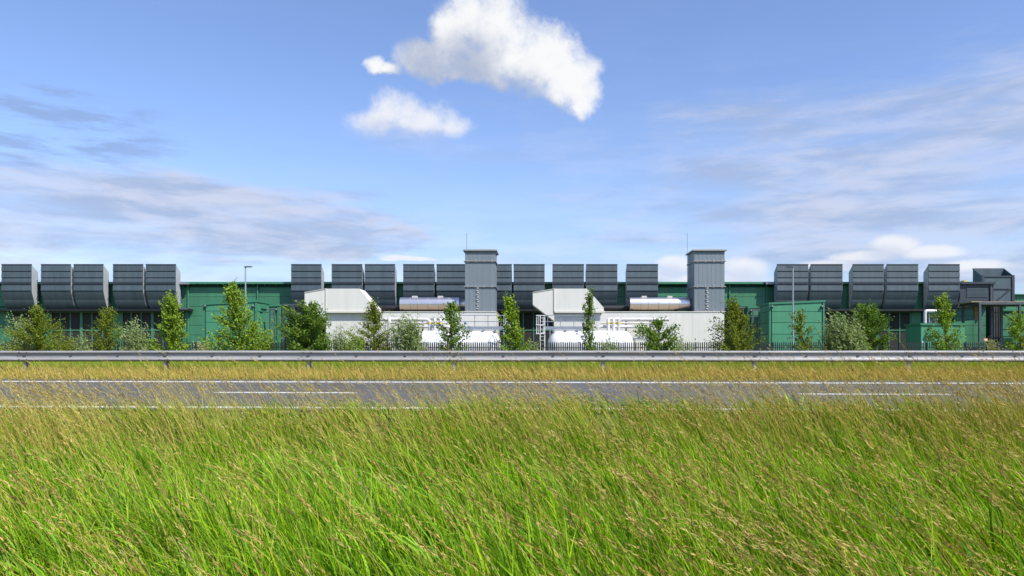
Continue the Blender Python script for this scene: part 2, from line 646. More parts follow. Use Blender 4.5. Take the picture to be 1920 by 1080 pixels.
clad([-140, -60, -20, 23], [534.5, 556.5, 575], YW, 'green', hall)
clad([346, 354, 420, 486, 548], rows_py[1:], YW, 'green', hall)
clad([1233, 1300, 1367, 1436, 1460], rows_py[1:], YW, 'green', hall)
clad([1788, 1824, 1862], rows_py[1:], YW, 'green', hall)
# plain sheets behind the intake hoods
for a, b in ((23, 346), (548, 1233), (1460, 1788)):
    n = max(2, round((b - a) / 66))
    clad([a + (b - a) * i / n for i in range(n + 1)], [534.5, 556.5, 581], YW, 'green', hall)
# downpipes
for px in (354, 484, 1367, 1436):
    MB().tube([(PX(px, YW), YW - .14, ZR - .05), (PX(px, YW), YW - .14, -.5)], .07, 8).build('downpipe', 'green_trim', hall)
# doors left
MB().box(PX(-60, YW), PX(-24, YW), YW - .03, YW + .01, -.49, PZ(576, YW)).build('door', 'green', hall)
for a, b in ((-22, 20),):
    d = MB().box(PX(a, YW), PX(b, YW), YW - .03, YW + .01, -.49, PZ(592, YW)).build('roller_door', 'green_trim', hall)
    for py in range(596, 684, 8):
        MB().box(PX(a, YW) + .05, PX(b, YW) - .05, YW - .045, YW - .03, max(PZ(py + 7.2, YW), -.48), PZ(py, YW)).build('slat', 'green', d)
    MB().box(PX(-24, YW), PX(23, YW), YW - .06, YW + .01, PZ(592, YW), PZ(577, YW)).build('door_header', 'green', hall)


# louvre windows under the hoods
def louvres(edges, parent, top=585.0, mid=619.3, thick=()):
    zt, zm, zb = PZ(top, YW), PZ(mid, YW), -.45
    for i, (a, b) in enumerate(zip(edges[:-1], edges[1:])):
        xa, xb = PX(a, YW), PX(b, YW)
        for z0, z1 in ((zm, zt), (zb, zm)):
            MB().box(xa + .03, xb - .03, YW - .03, YW + .01, z0 + .03, z1 - .03).build('louvre_panel', 'louvre', parent)
    for i, a in enumerate(edges):
        w = .12 if i in thick else .05
        MB().box(PX(a, YW) - w, PX(a, YW) + w, YW - .10, YW + .01, zb, zt).build('mullion', 'green_trim', parent)
    for z in (zt, zm):
        MB().box(PX(edges[0], YW) + .04, PX(edges[-1], YW) - .04, YW - .085, YW + .01, z - .045, z + .045).build('transom', 'green_trim', parent)


louvres([24, 42, 62, 82], hall)
louvres([97, 114.5, 133, 153.5, 173.5, 193, 211], hall, thick=(3,))
louvres([230, 247, 266, 286.5, 306, 326, 344], hall, thick=(3,))
louvres([552, 572, 592, 612], hall)
louvres([850, 870, 890, 912, 931, 950, 962, 981, 1000.5, 1020, 1040], hall, thick=(5,))
louvres([1547, 1566], hall)
louvres([1583, 1603, 1623, 1644, 1666, 1686, 1706], hall, thick=(3,))
for a, b in ((83, 96), (212, 229), (1567, 1582), (1708, 1726)):
    MB().box(PX(a, YW), PX(b, YW), YW - .07, YW + .01, -.49, PZ(585, YW)).build('pilaster', 'green', hall)
    if b < 1700:
        MB().box(PX(a + 5, YW), PX(a + 9, YW), YW - .28, YW - .07, PZ(589, YW), PZ(585.5, YW)).build('wall_lamp', 'black', hall)
# ledges that carry the hoods
for a, b in ((-60, 357), (546, 1236), (1520, 1792)):
    lb = MB()
    lb.box(PX(a, 69.3), PX(b, 69.3), 69.05, 69.85, PZ(583.5, 69.3), PZ(579.5, 69.3))
    lb.build('ledge', 'black', hall)
MB().box(PX(341, 69.3), PX(355, 69.3), 69.0, 69.9, PZ(581, 69.3), PZ(577.6, 69.3)).build('ledge_end', 'frame', hall)
MB().box(PX(338, 69.3), PX(354, 69.3), 69.2, 69.46, PZ(533, 69.3), PZ(529.5, 69.3)).build('gutter_end', 'rail', hall)
MB().box(PX(1436, 69.3), PX(1452, 69.3), 69.2, 69.46, PZ(533, 69.3), PZ(529.5, 69.3)).build('gutter_end', 'rail', hall)

# ------------------------------------------------------------------ intake hoods
YF = 68.6
HD = 0.92
zf = lambda py: PZ(py, YF)
HW = 2.85
hood = thing('intake_hood', 'x', 'air intake', (0, YF, zf(580)))
zc0, ry_ = zf(545), zf(545) - zf(580)


def arc(t):
    """outline of the hood's belly, t = 0 at the foot of the upright front, 90 at the back"""
    if t <= 27:
        k = t / 27.0
        return (YF + .27 * k ** 1.35, zf(545) + (zf(561) - zf(545)) * k)
    k = R((t - 27) / 63.0 * 90)
    return (YF + .27 + (HD - .27) * (.42 * math.sin(k) + .58 * (1 - math.cos(k))), zf(561) + (zf(580) - zf(561)) * math.sin(k) ** .9)


hw = HW / 2
for a, b in ((496, 508.5), (508.5, 520.5), (520.5, 529)):
    MB().prismx([(YF, zf(a) - .035), (YF - .05, zf(b) + .04), (YF - .05, zf(b) + .012), (YF + .028, zf(b) + .01), (YF + .028, zf(a) - .035)], -hw, hw).build('front_panel', 'slate', hood)
MB().box(-hw + .02, hw - .02, YF + .03, YF + .05, zf(545), zf(496) - .02).build('backing', 'black', hood)
MB().prismx([(YF, zf(532.2) - .01), (YF - .06, zf(545) + .01), (YF + .03, zf(545) + .01), (YF + .03, zf(532.2) - .01)], -hw, hw).build('front_panel', 'slate', hood)
for t0, t1 in ((0, 27), (27, 88)):
    pts = [arc(t0 + .6 + (t1 - t0 - 1.2) * i / 9) for i in range(10)]
    MB().prismx(pts + [(y + .03, z + .02) for y, z in reversed(pts)], -hw, hw).build('curved_panel', 'slate', hood)
side = [(YF + .032, zf(496) - .02)] + [(YF + .032, zf(545))] + [(arc(t)[0] + .034, arc(t)[1] + .024) for t in range(8, 88, 9)] + [(YF + HD, arc(90)[1]), (YF + HD, PZ(511, 69.5))]
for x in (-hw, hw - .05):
    MB().prismx(side, x, x + .05).build('side_panel', 'slate_sunlit_side', hood)
MB().box(-hw + .052, hw - .052, YF + HD - .05, YF + HD, arc(90)[1] + .02, PZ(511, 69.5) - .02).build('back_panel', 'slate_trim', hood)
MB().box(-hw - .03, hw + .03, YF - .10, YF - .062, zf(532) + .01, zf(529.2)).build('flange', 'slate_trim', hood)
MB().box(-hw - .02, hw + .02, YF - .05, YF + .06, zf(496) - .012, zf(496) + .045).build('rim', 'slate_trim', hood)
for x in (-hw + .1, hw - .1):
    fr = MB()
    fr.box(x - .08, x + .08, YF + HD + .01, YW - .06, zf(531.5), zf(529.5))
    fr.box(x - .07, x + .07, YF + HD + .01, YF + HD + .16, zf(582), zf(532))
    fr.bar((x, YF + HD + .2, zf(578)), (x, YW - .1, zf(540)), .1)
    fr.box(x - .06, x + .06, YF + HD - .3, YW - .06, zf(581), zf(579) - .02)
    fr.build('bracket', 'slate_trim', hood)
spans = [(3, 59), (77, 132.5), (138, 193.5), (212, 268), (273.5, 329.5), (546, 602.5), (622, 679), (684, 740.5), (756, 814), (818.5, 876), (901, 959.5),
         (963, 1021.2), (1036, 1094.8), (1099, 1157.6), (1175, 1233.7), (1457, 1515.5), (1520.2, 1579.6), (1599, 1657), (1662.7, 1721.4), (1741, 1799.3)]
ordn = ['first', 'second', 'third', 'fourth', 'fifth']
labs = ['slate grey curved intake hood, %s from the left end of the hall' % o for o in ordn]
mid = ['slate grey intake hood standing alone beside the bare green wall, above the sloping white duct',
       'slate grey intake hood behind the left white duct top, left one of its pair',
       'slate grey intake hood behind the left white duct slope, right one of its pair',
       'slate grey intake hood above the left end of the left silver silencer',
       'slate grey intake hood cut off on its right by the left stack',
       'slate grey intake hood half hidden, just to the right of the left stack',
       'slate grey intake hood over the dark gap between the two tanks',
       'slate grey intake hood above the right white duct, left one of its pair',
       'slate grey intake hood above the right white duct slope, right one of its pair',
       'slate grey intake hood alone above the left end of the right silver silencer']
rt = ['slate grey curved intake hood behind the right lamp post', 'slate grey curved intake hood over the right end of the right green hut',
      'slate grey curved intake hood above the willow bush, left one of its pair', 'slate grey curved intake hood right of the one above the willow bush',
      'slate grey curved intake hood, last on the right before the open topped duct']
labs += mid + rt
for i, (a, b) in enumerate(spans):
    o = hood if i == 0 else copy_tree(hood)
    o.location = (PX((a + b) / 2, YF), YF, hood.location.z)
    o.scale = ((PX(b, YF) - PX(a, YF)) / HW, 1, 1)
    tag(o, labs[i], 'air intake', 'intake hoods along the hall')

# ------------------------------------------------------------------ white plant: generator housings, stacks, silencers
def housing(dx, where):
    Yc = 62.0
    x = lambda p, Y=Yc: PX(p + dx, Y)
    g = thing('generator_housing', 'long white sheet metal housing with a sloping duct on top, under the %s stack' % where, 'plant housing', (x(770), Yc, -.5), 'white generator housings')
    zt = PZ(585.3, Yc)
    MB().box(x(611), x(930), Yc, Yc + 4.2, -.5, zt).build('body', 'white', g)
    n = 16
    pitch = (x(930) - x(611)) / n
    for i in range(n):
        xa = x(611) + i * pitch
        MB().box(xa + .005, xa + pitch - .005, Yc - .012, Yc - .001, -.45, zt - .09).build('sheet', 'white', g)
    MB().box(x(611) - .03, x(930) + .03, Yc - .05, Yc + 4.25, zt, zt + .06).build('roof_edge', 'cream', g)
    MB().box(x(707), x(930) - .05, Yc + .15, Yc + 4.1, zt + .0605, zt + .066).build('brown_reflector', 'roofb', g)  # added sheet, there to give the silencer's underside a brown reflection
    # the big duct
    Yd = 61.7
    q = lambda px, py: (PX(px + dx, Yd), PZ(py, Yd))
    d = MB().prism([q(611.5, 583.5), q(704, 583.5), q(704, 577), q(673, 541.2), q(611.5, 541.2)], Yd, Yd + 2.25).build('duct', 'white', g)
    MB().box(q(611.5, 0)[0] + .02, q(706, 0)[0], Yd - .09, Yd - .01, PZ(586.4, Yd), PZ(583, Yd)).build('lip', 'cream', d)
    MB().box(q(610.4, 0)[0], q(612.0, 0)[0], Yd - .05, Yd - .004, PZ(584, Yd), PZ(540.6, Yd)).build('seam', 'cream', d)
    MB().prism([q(571, 571), q(611.3, 602), q(611.3, 541.5), q(571, 548.3)], Yd + .02, Yd + 2.2).build('duct_taper', 'white', g)
    MB().prism([q(570.6, 548.6), q(611.3, 541.8), q(611.3, 541.0), q(570.6, 547.6)], Yd - .03, Yd + 2.23).build('taper_rim', 'cream', g)
    return g


housing(0, 'left')
housing(428, 'right')


def silencer(dx, where):
    Yp = 64.2
    x = lambda p: PX(p + dx, Yp)
    zc_ = PZ(570.3, Yp)
    r = 12.6 * Yp / F
    g = thing('exhaust_silencer', 'polished steel exhaust cylinder lying left of the %s stack' % where, 'exhaust pipe', (x(806), Yp, zc_ - r), 'polished exhaust silencers')
    seams = [751, 771, 784.5, 804, 823.5, 842, 862]
    for a, b in zip(seams[:-1], seams[1:]):
        MB().tube([(x(a) + .008, Yp, zc_), (x(b) - .008, Yp, zc_)], r, 40).build('jacket_band', 'steel', g, True)
    for a in seams[1:-1]:
        MB().tube([(x(a) - .018, Yp, zc_), (x(a) + .018, Yp, zc_)], r + .006, 40).build('seam_ring', 'capgrey', g, True)
    MB().tube([(x(861.9), Yp, zc_), (x(863.5), Yp, zc_ - .01), (x(870), Yp, zc_ - .03), (x(877), Yp, zc_ - .03)], [r * .93, r * .84, r * .76, r * .74], 32).build('outlet', 'steel', g, True)
    for a in (755, 838):
        MB().box(x(a) - .08, x(a) + .08, Yp - .35, Yp + .35, PZ(585.3, 62.0) + .06, zc_ - r * .9).build('saddle', 'black', g)
    for a in (778, 826):
        MB().box(x(a) - .22, x(a) + .22, Yp - .2, Yp + .2, zc_ + r - .03, zc_ + r + .12).build('lifting_lug', 'pipe', g)
    MB().tube([(x(700), Yp + .9, PZ(577, Yp)), (x(753), Yp + .9, PZ(577, Yp))], .28, 12).build('feed_pipe', 'black', g, True)
    return g


silencer(0, 'left')
silencer(429.3, 'right')


def stack(a, b, where):
    Y0 = 62.75
    xa, xb = PX(a, Y0), PX(b, Y0)
    w = xb - xa
    Y1 = Y0 + w * 1.1
    xm, ym = (xa + xb) / 2, (Y0 + Y1) / 2
    zb = PZ(585.3, 62.0) + .067
    g = thing('exhaust_stack', 'square grey exhaust stack with low pyramid cap, %s one of two' % where, 'chimney', (xm, ym, zb), 'square exhaust stacks')
    z = lambda py: PZ(py, Y0)
    lv = [z(537.3), z(489.7), z(470.5)]
    lo = zb
    for h in lv:
        s_ = MB().box(xa, xb, Y0, Y1, lo + .03, h - .03).build('stack_section', 'stack', g)
        rb = MB()
        n = 7
        for i in range(1, n):
            xx = xa + w * i / n
            rb.box(xx - .012, xx + .012, Y0 - .010, Y0 - .001, lo + .06, h - .08)
        for i in range(1, 5):
            yy = Y0 + (Y1 - Y0) * i / 5
            rb.box(xa - .010, xa - .001, yy - .02, yy + .02, lo + .06, h - .08)
            rb.box(xb + .001, xb + .010, yy - .02, yy + .02, lo + .06, h - .08)
        rb.build('ribs', 'stack', s_)
        lo = h
    for zz in [zb + .03] + lv[:2]:
        MB().box(xa - .11, xb + .11, Y0 - .11, Y1 + .11, zz - .03, zz + .03).build('flange', 'capgrey', g)
        pb = MB()
        for i in range(4):
            xx = xa + w * (.09 + .273 * i)
            for dz in ((-.12, -.032), (.032, .13)):
                pb.box(xx - .06, xx + .06, Y0 - .07, Y0 - .011, zz + dz[0], zz + dz[1])
        pb.build('bolt_plates', 'capgrey', g)
    cp = MB()
    o_ = .17
    zc_ = lv[2]
    i0 = 0
    cp.v = [(xa - o_, Y0 - o_, zc_), (xb + o_, Y0 - o_, zc_), (xb + o_, Y1 + o_, zc_), (xa - o_, Y1 + o_, zc_),
            (xa - o_, Y0 - o_, zc_ + .1), (xb + o_, Y0 - o_, zc_ + .1), (xb + o_, Y1 + o_, zc_ + .1), (xa - o_, Y1 + o_, zc_ + .1), (xm, ym, zc_ + .36)]
    cp.f = [(3, 2, 1, 0), (0, 1, 5, 4), (1, 2, 6, 5), (2, 3, 7, 6), (3, 0, 4, 7), (4, 5, 8), (5, 6, 8), (6, 7, 8), (7, 4, 8)]
    cp.build('cap', 'capgrey', g)
    lb = MB()
    xl = xa + w * .42
    zz = zb + .25
    k = 0
    while zz < lv[0] - .15:
        lb.box(xl - .11 + .06 * (k % 2), xl + .05 + .06 * (k % 2), Y0 - .09, Y0 - .012, zz, zz + .07)
        zz += .19
        k += 1
    lb.build('ladder_rungs', 'pipe', g)
    xr = xa - .1
    MB().tube([(xr, Y1 - .3, zb + .1), (xr, Y1 - .3, z(428))], .022, 6).build('lightning_rod', 'rail', g)
    return g


stack(872, 928, 'left')
stack(1302, 1358.5, 'right')

# ------------------------------------------------------------------ white tanks with platforms, pipes (mirror images of each other)
def tank_group(mir):
    where = 'right' if mir else 'left'
    mx = (lambda p: 966 * 2 + 34 - p) if mir else (lambda p: p)      # mirrored about x = 983
    Yt = 58.8
    r = 1.22
    zt = PZ(620, Yt)
    zc_ = zt - r

    def X(p, Y=Yt):
        return PX(mx(p), Y)

    def bx(b, p0, p1, *rest, Y=Yt):
        xa, xb = sorted((X(p0, Y), X(p1, Y)))
        return b.box(xa, xb, *rest)
    g = thing('storage_tank', 'white cylindrical tank lying behind the palisade fence, %s of the dark gap' % where, 'tank', (X(860), Yt, -.5), 'white horizontal tanks')
    pts, rr = [], []
    xa, xb = sorted((X(778), X(940)))
    for t in range(0, 91, 15):
        pts.append((xa + .8 * (1 - math.cos(R(t))), Yt, zc_))
        rr.append(max(.02, r * math.cos(R(90 - t))) if t else .02)
    for t in range(90, -1, -15):
        pts.append((xb - .8 * (1 - math.cos(R(t))), Yt, zc_))
        rr.append(max(.02, r * math.cos(R(90 - t))) if t else .02)
    MB().tube(pts, rr, 48).build('shell', 'tank', g, True)
    for f in (.2, .8):
        xx = xa + (xb - xa) * f
        MB().box(xx - .15, xx + .15, Yt - .9, Yt + .9, -.5, zc_ - .55).build('saddle', 'frame', g)
    for f in (.12, .5, .88):
        xx = xa + (xb - xa) * f
        MB().tube([(xx - .03, Yt, zc_), (xx + .03, Yt, zc_)], r + .012, 48, True).build('band', 'tank', g, True)
    # platform
    p = thing('access_platform', 'grey walkway with handrails over the %s white tank' % where, 'platform', (X(900), 57.6, -.5), 'walkways over the tanks')
    Y0, Y1 = 58.45, 59.6
    zfl = PZ(614.5, Y0)
    b = MB()
    bx(b, 862, 945, Y0 + .06, Y1, zfl - .10, zfl - .02, Y=Y0)
    b.build('deck', 'frame', p)
    b = MB()
    bx(b, 860, 945.5, Y0 - .0, Y0 + .05, PZ(618, Y0), PZ(612, Y0), Y=Y0)
    b.build('toe_board', 'rail', p)
    for py in (591.3, 602.8):
        b = MB()
        bx(b, 860, 945, Y0 - .02, Y0 + .03, PZ(py + .7, Y0), PZ(py - .7, Y0), Y=Y0)
        b.build('handrail', 'rail', p)
    for px in (862, 890, 915, 939):
        b = MB()
        bx(b, px - .6, px + .6, Y0 + .032, Y0 + .08, zfl, PZ(591.3, Y0), Y=Y0)
        b.build('post', 'rail', p)
    for px in (884, 906, 928):
        b = MB()
        bx(b, px - 1.8, px + 1.8, Y0 - .25, Y0 + .3, PZ(623, Y0), PZ(618.4, Y0), Y=Y0)
        b.build('bracket', 'rail', p)
    for px in (868, 934):
        b = MB()
        bx(b, px - 1.2, px + 1.2, Y1 + .5, Y1 + .6, -.5, zfl - .1, Y=Y0)
        b.build('leg', 'rail', p)
    # caged ladder at the end
    l = thing('caged_ladder', 'white caged ladder at the inner end of the %s tank walkway' % where, 'ladder', (X(952, 57.3), 57.3, -.5), 'caged ladders')
    for a in (944.5, 953):
        b = MB()
        bx(b, a - .8, a + .8, 57.1, 57.15, -.5, PZ(591, 57.1), Y=57.1)
        b.build('stile', 'tank', l)
    cg = MB()
    for a in (947.5, 960):
        bx(cg, a - .6, a + .6, 56.5, 56.54, PZ(626, 56.5), PZ(591, 56.5), Y=56.5)
    bx(cg, 956.4, 957.4, 57.0, 57.04, PZ(626, 57.1), PZ(591, 57.1), Y=57.1)
    cg.build('cage_bars', 'tank', l)
    for py in (591.5, 609, 625.5):
        b = MB()
        bx(b, 943.7, 961, 56.44, 56.49, PZ(py + .7, 56.5), PZ(py - .7, 56.5), Y=56.5)
        for a in (944, 960.5):
            bx(b, a - .4, a + .4, 56.491, 57.09, PZ(py + .6, 56.5), PZ(py - .6, 56.5), Y=56.5)
        b.build('cage_hoop', 'tank', l)
    b = MB()
    for py in range(596, 690, 7):
        bx(b, 945.4, 952.1, 57.11, 57.14, PZ(py + .4, 57.1), PZ(py - .4, 57.1), Y=57.1)
    b.build('rungs', 'tank', l)
    # pipework
    t = thing('pipework', 'pale insulated pipes with yellow bands above the %s tank' % where, 'pipes', (X(780, 60.4), 60.4, -.5), 'insulated pipes over the tanks')
    Yq = 60.4
    q = lambda px, py, Y=Yq: (PX(mx(px), Y), Y, PZ(py, Y))
    pr = .105

    def run(name, pp, r_, m='pipe'):
        # rounded elbows
        out = [Vector(pp[0])]
        for i in range(1, len(pp) - 1):
            a, b_, c_ = Vector(pp[i - 1]), Vector(pp[i]), Vector(pp[i + 1])
            d0, d1 = (a - b_).normalized(), (c_ - b_).normalized()
            e = r_ * 2.2
            for k in range(5):
                s_ = k / 4
                out.append(b_ + d0 * e * (1 - s_) ** 2 + d1 * e * s_ ** 2)
        out.append(Vector(pp[-1]))
        return MB().tube(out, r_, 12).build(name, m, t, True)
    run('main_pipe', [q(712, 599), q(806, 599), q(806, 626)], .15)
    run('drop_pipe', [q(730, 597, 60.1), q(730, 597, 59.9), q(730, 655, 59.9)], .15)
    for px in (815.5, 825.5):
        run('riser', [q(px, 626, 60.0), q(px, 598, 60.0), q(px, 598, 60.4), q(px - 10, 598, 60.8)], .13)
    run('lower_pipe', [q(845, 618), q(845, 612.5), q(758, 612.5), q(758, 640)], .12)
    run('lower_pipe', [q(840, 606, 61), q(745, 606, 61)], .06)
    for px in (806, 816, 825.8):
        x_, y_, z_ = q(px, 606, 60.4 if px < 810 else 60.0)
        rr_ = .155 if px < 810 else .135
        MB().tube([(x_, y_, z_ - .06), (x_, y_, z_ + .06)], rr_ + .01, 12).build('marker_band', 'yellow', t, True)
    for px in (747, 792):
        x_, y_, z_ = q(px, 602, 61.2)
        MB().box(x_ - .06, x_ + .06, y_, y_ + .12, -.5, z_).build('support', 'frame', t)
    MB().box(min(q(728, 0)[0], q(760, 0)[0]), max(q(728, 0)[0], q(760, 0)[0]), 61.2, 61.3, PZ(607, 61.2), PZ(605.5, 61.2)).build('support_beam', 'frame', t)
    c_ = thing('pump_cabinet', 'low cream cabinet at the outer end of the %s tank' % where, 'cabinet', (X(752, 59), 59.4, -.5), 'cream pump cabinets')
    b = MB()
    bx(b, 741, 774, 59.0, 60.0, -.5, PZ(637, 59), Y=59)
    b.build('body', 'cream', c_)
    b = MB()
    bx(b, 740.5, 774.5, 58.97, 60.03, PZ(637, 59) + .001, PZ(636, 59), Y=59)
    b.build('lid', 'pipe', c_)
    v = thing('valve', 'small blue valve handle on the %s tank walkway' % where, 'valve', (X(871, 57.5), 57.5, PZ(609, 57.5)), 'blue valves')
    MB().tube([q(871.5, 613, 57.6), q(871.5, 608, 57.6)], .03, 8).build('spindle', 'rail', v)
    MB().tube([q(870.2, 606, 57.6), q(873, 606, 57.6)], .09, 10).build('hand_wheel', 'blue', v)


tank_group(False)
tank_group(True)

# ------------------------------------------------------------------ green huts
def hut(label, a, b, tl, tr, Y, depth, joints, lamps=(), side_x=None):
    xa, xb = PX(a, Y), PX(b, Y)
    zl, zr = PZ(tl, Y), PZ(tr, Y)
    g = thing('equipment_hut', label, 'hut', ((xa + xb) / 2, Y, -.5))
    MB().prism([(xa, -.5), (xb, -.5), (xb, zr), (xa, zl)], Y, Y + depth).build('body', 'joint', g)
    zs = [None] + [PZ(j, Y) for j in joints] + [-.45]
    e = .05
    for i in range(len(zs) - 1):
        lo = zs[i + 1] + .018
        if i == 0:
            poly = [(xa + .16, lo), (xb - .16, lo), (xb - .16, zr - .16), (xa + .16, zl - .16)]
        else:
            poly = [(xa + .16, lo), (xb - .16, lo), (xb - .16, zs[i] - .018), (xa + .16, zs[i] - .018)]
        MB().prism(poly, Y - e, Y + .01).build('cladding_panel', 'green_bright', g)
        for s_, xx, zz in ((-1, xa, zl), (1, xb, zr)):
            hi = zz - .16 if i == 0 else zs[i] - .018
            MB().box(*( (xx - e, xx + .01) if s_ < 0 else (xx - .01, xx + e)), Y + .14, Y + depth - .05, lo, hi).build('cladding_panel', 'green_bright', g)
    for xx in (xa, xb):
        s_ = -1 if xx == xa else 1
        MB().box(xx - .075, xx + .075, Y - .075, Y + .12, -.5, (zl if s_ < 0 else zr) - .12).build('corner_trim', 'green_trim', g)
    MB().prism([(xa - .12, zl - .13), (xb + .12, zr - .13), (xb + .12, zr + .03), (xa - .12, zl + .03)], Y - .12, Y + depth + .1).build('roof', 'green_trim', g)
    for px, py in lamps:
        l_ = MB().tube([(PX(px, Y), Y - .05, PZ(py, Y)), (PX(px, Y), Y - .2, PZ(py, Y)), (PX(px, Y), Y - .26, PZ(py + 1, Y))], [.1, .12, .06], 10).build('wall_lamp', 'frame', g, True)
    return g


h1 = hut('green equipment hut behind the tall bent tree and the left lamp post', 382.5, 480, 569.3, 563.3, 60.0, 2.8, (583.2, 604, 625, 646), ((386, 574.5), (475.5, 574.5)))
Xr = PX(480, 60)
MB().box(Xr + .055, Xr + .16, 60.9, 62.1, PZ(577, 60), PZ(568.5, 60)).build('vent_box', 'green_trim', h1)
MB().box(Xr + .055, Xr + .12, 60.6, 61.3, PZ(584, 60), PZ(582.6, 60)).build('vent_slot', 'joint', h1)
h2 = hut('green equipment hut with the right lamp post before it', 1443.5, 1544, 568.2, 563.4, 60.0, 2.8, (584.2, 605, 626.5, 648), ((1446.5, 575.5), (1540, 575.5)))
h3 = hut('narrow green hut squeezed between the left equipment hut and the steel rack', 498, 521.5, 573, 571.2, 63.5, 2.6, (590, 610, 632), ((519, 581),))
h4 = hut('narrow green hut half hidden behind the right equipment hut', 1404, 1432, 575.5, 574.5, 63.5, 2.6, (592, 612, 634), ((1407, 583),))


def portal(label, a, b, top, Y, w=2.0, name='door_frame'):
    g = thing(name, label, 'steel frame', (PX((a + b) / 2, Y), Y, -.5))
    for p in (a, b):
        MB().box(PX(p - w / 2, Y), PX(p + w / 2, Y), Y, Y + .14, -.5, PZ(top, Y)).build('post', 'frame', g)
    MB().box(PX(a - w / 2, Y), PX(b + w / 2, Y), Y - .003, Y + .143, PZ(top, Y) + .002, PZ(top - 3, Y)).build('beam', 'frame', g)
    return g


portal('grey steel door frame beside the left green hut', 505, 514, 582, 61.0)
portal('grey steel door frame beside the right green hut', 1412, 1424, 582, 61.0, 3.0)


def rack(label, cols, beams, Y, depth, parent_top):
    g = thing('pipe_rack', label, 'steel frame', (PX(sum(cols) / len(cols), Y), Y, -.5))
    top = min(b[2] for b in beams)
    for c_ in cols:
        for y in (Y, Y + depth):
            x = PX(c_, Y)
            MB().box(x - .09, x + .09, y, y + .18, -.5, PZ(top, Y) - .02).build('column', 'frame', g)
    for a, b, py in beams:
        for y in (Y - .002, Y + depth - .002):
            MB().box(PX(a, Y), PX(b, Y), y - .02, y + .20, PZ(py + 3, Y), PZ(py, Y) - .015).build('beam', 'frame', g)
    for c_ in cols:
        x = PX(c_, Y)
        MB().box(x - .07, x + .07, Y + .22, Y + depth - .03, PZ(top + 2.6, Y), PZ(top + .2, Y)).build('cross_beam', 'frame', g)
    return g


rk = rack('grey steel pipe rack left of the left white housing', [531, 550, 572], [(529, 606, 569.5), (531, 606, 585.5), (531, 606, 596.8), (531, 606, 604.5)], 64.0, 2.5, 0)
db = thing('dark_cabinet', 'black louvred cabinet inside the left steel pipe rack', 'cabinet', (PX(575, 65), 65, -.5))
MB().box(PX(556, 65), PX(606, 65), 65.0, 66.2, -.5, PZ(577, 65)).build('body', 'black', db)
for k in range(10):
    MB().box(PX(558, 65), PX(606, 65) - .05, 64.93, 64.998, -.3 + k * .42, -.1 + k * .42).build('slat', 'louvre', db)
rack('grey steel pipe rack right of the right white housing', [1372, 1394.5], [(1358, 1397, 574.5), (1366, 1397, 602)], 64.0, 2.5, 0)
db2 = thing('dark_cabinet', 'black louvred cabinet inside the right steel pipe rack', 'cabinet', (PX(1380, 65), 65, -.5))
MB().box(PX(1365, 65), PX(1389, 65), 65.0, 66.2, -.5, PZ(580, 65)).build('body', 'black', db2)
for k in range(10):
    MB().box(PX(1366, 65), PX(1388, 65), 64.93, 64.998, -.3 + k * .42, -.1 + k * .42).build('slat', 'louvre', db2)

# green container on the right with its vent and the white pipe
Yk = 60.0
kc = thing('switch_container', 'low green container with flat lid and vent cowl, right of the louvred wall', 'container', (PX(1768, Yk), Yk, -.5))
MB().box(PX(1727, Yk), PX(1809, Yk), Yk, Yk + 2.5, -.5, PZ(609.5, Yk)).build('body', 'green_bright', kc)
MB().box(PX(1725, Yk), PX(1810.5, Yk), Yk - .1, Yk + 2.6, PZ(609.5, Yk) + .001, PZ(606, Yk)).build('lid', 'green_trim', kc)
zc1, zc2 = PZ(623, Yk), PZ(629, Yk)
MB().prismx([(Yk - .001, zc1), (Yk - .25, zc1 - .08), (Yk - .28, zc2), (Yk - .001, zc2)], PX(1736.5, Yk), PX(1752, Yk)).build('vent_cowl', 'green_trim', kc)
MB().box(PX(1728, Yk) + .03, PX(1730.5, Yk), Yk - .02, Yk - .001, PZ(643.5, Yk), PZ(639, Yk)).build('notice', 'white', kc)
wp = thing('vent_pipe', 'white bent pipe rising out of the low green container', 'pipe', (PX(1735, 61), 61.2, PZ(606, Yk)))
MB().tube([P(1734.5, 607, 61.2), P(1734.5, 586, 61.2), P(1735.2, 584, 61.2), P(1737, 583, 61.2), P(1762, 583, 61.2)], .13, 12).build('pipe', 'pipe', wp, True)
MB().tube([P(1757, 606, 61.3), P(1757, 587, 61.3), P(1742, 587, 61.3), P(1742, 606, 61.3)], .06, 8).build('loop_pipe', 'rail', wp, True)
MB().box(PX(1744, 61.5), PX(1756, 61.5), 61.5, 61.9, PZ(606, 60) + .0, PZ(589, 61.5)).build('valve_box', 'frame', wp)

# dark penthouse and open topped duct right
Yd = 69.2
pn = thing('slate_annex', 'dark slate sheet annex with a louvred window beside the last hood', 'annex', (PX(1832, Yd), Yd, 4.0))
MB().prism([(PX(1800, Yd), PZ(533, Yd)), (PX(1863, Yd), PZ(533, Yd)), (PX(1863, Yd), PZ(572, Yd)), (PX(1795, Yd), PZ(577, Yd)), (PX(1800, Yd), PZ(560, Yd))], Yd, YW - .06).build('body', 'slate_trim', pn)
MB().box(PX(1799.5, Yd), PX(1865, Yd), Yd - .25, YW - .055, PZ(532.8, Yd), PZ(528.8, Yd)).build('roof_edge', 'slate_trim', pn)
fb = MB()
for k in range(7):
    fb.box(PX(1812, Yd), PX(1852, Yd), Yd - .05, Yd - .002, PZ(557 - k * 2.4, Yd) + .02, PZ(555 - k * 2.4, Yd))
fb.build('louvre', 'slate', pn)
MB().box(PX(1856, Yd), PX(1858.5, Yd), Yd - .12, Yd - .001, PZ(575, Yd), PZ(533.2, Yd)).build('downpipe', 'frame', pn)
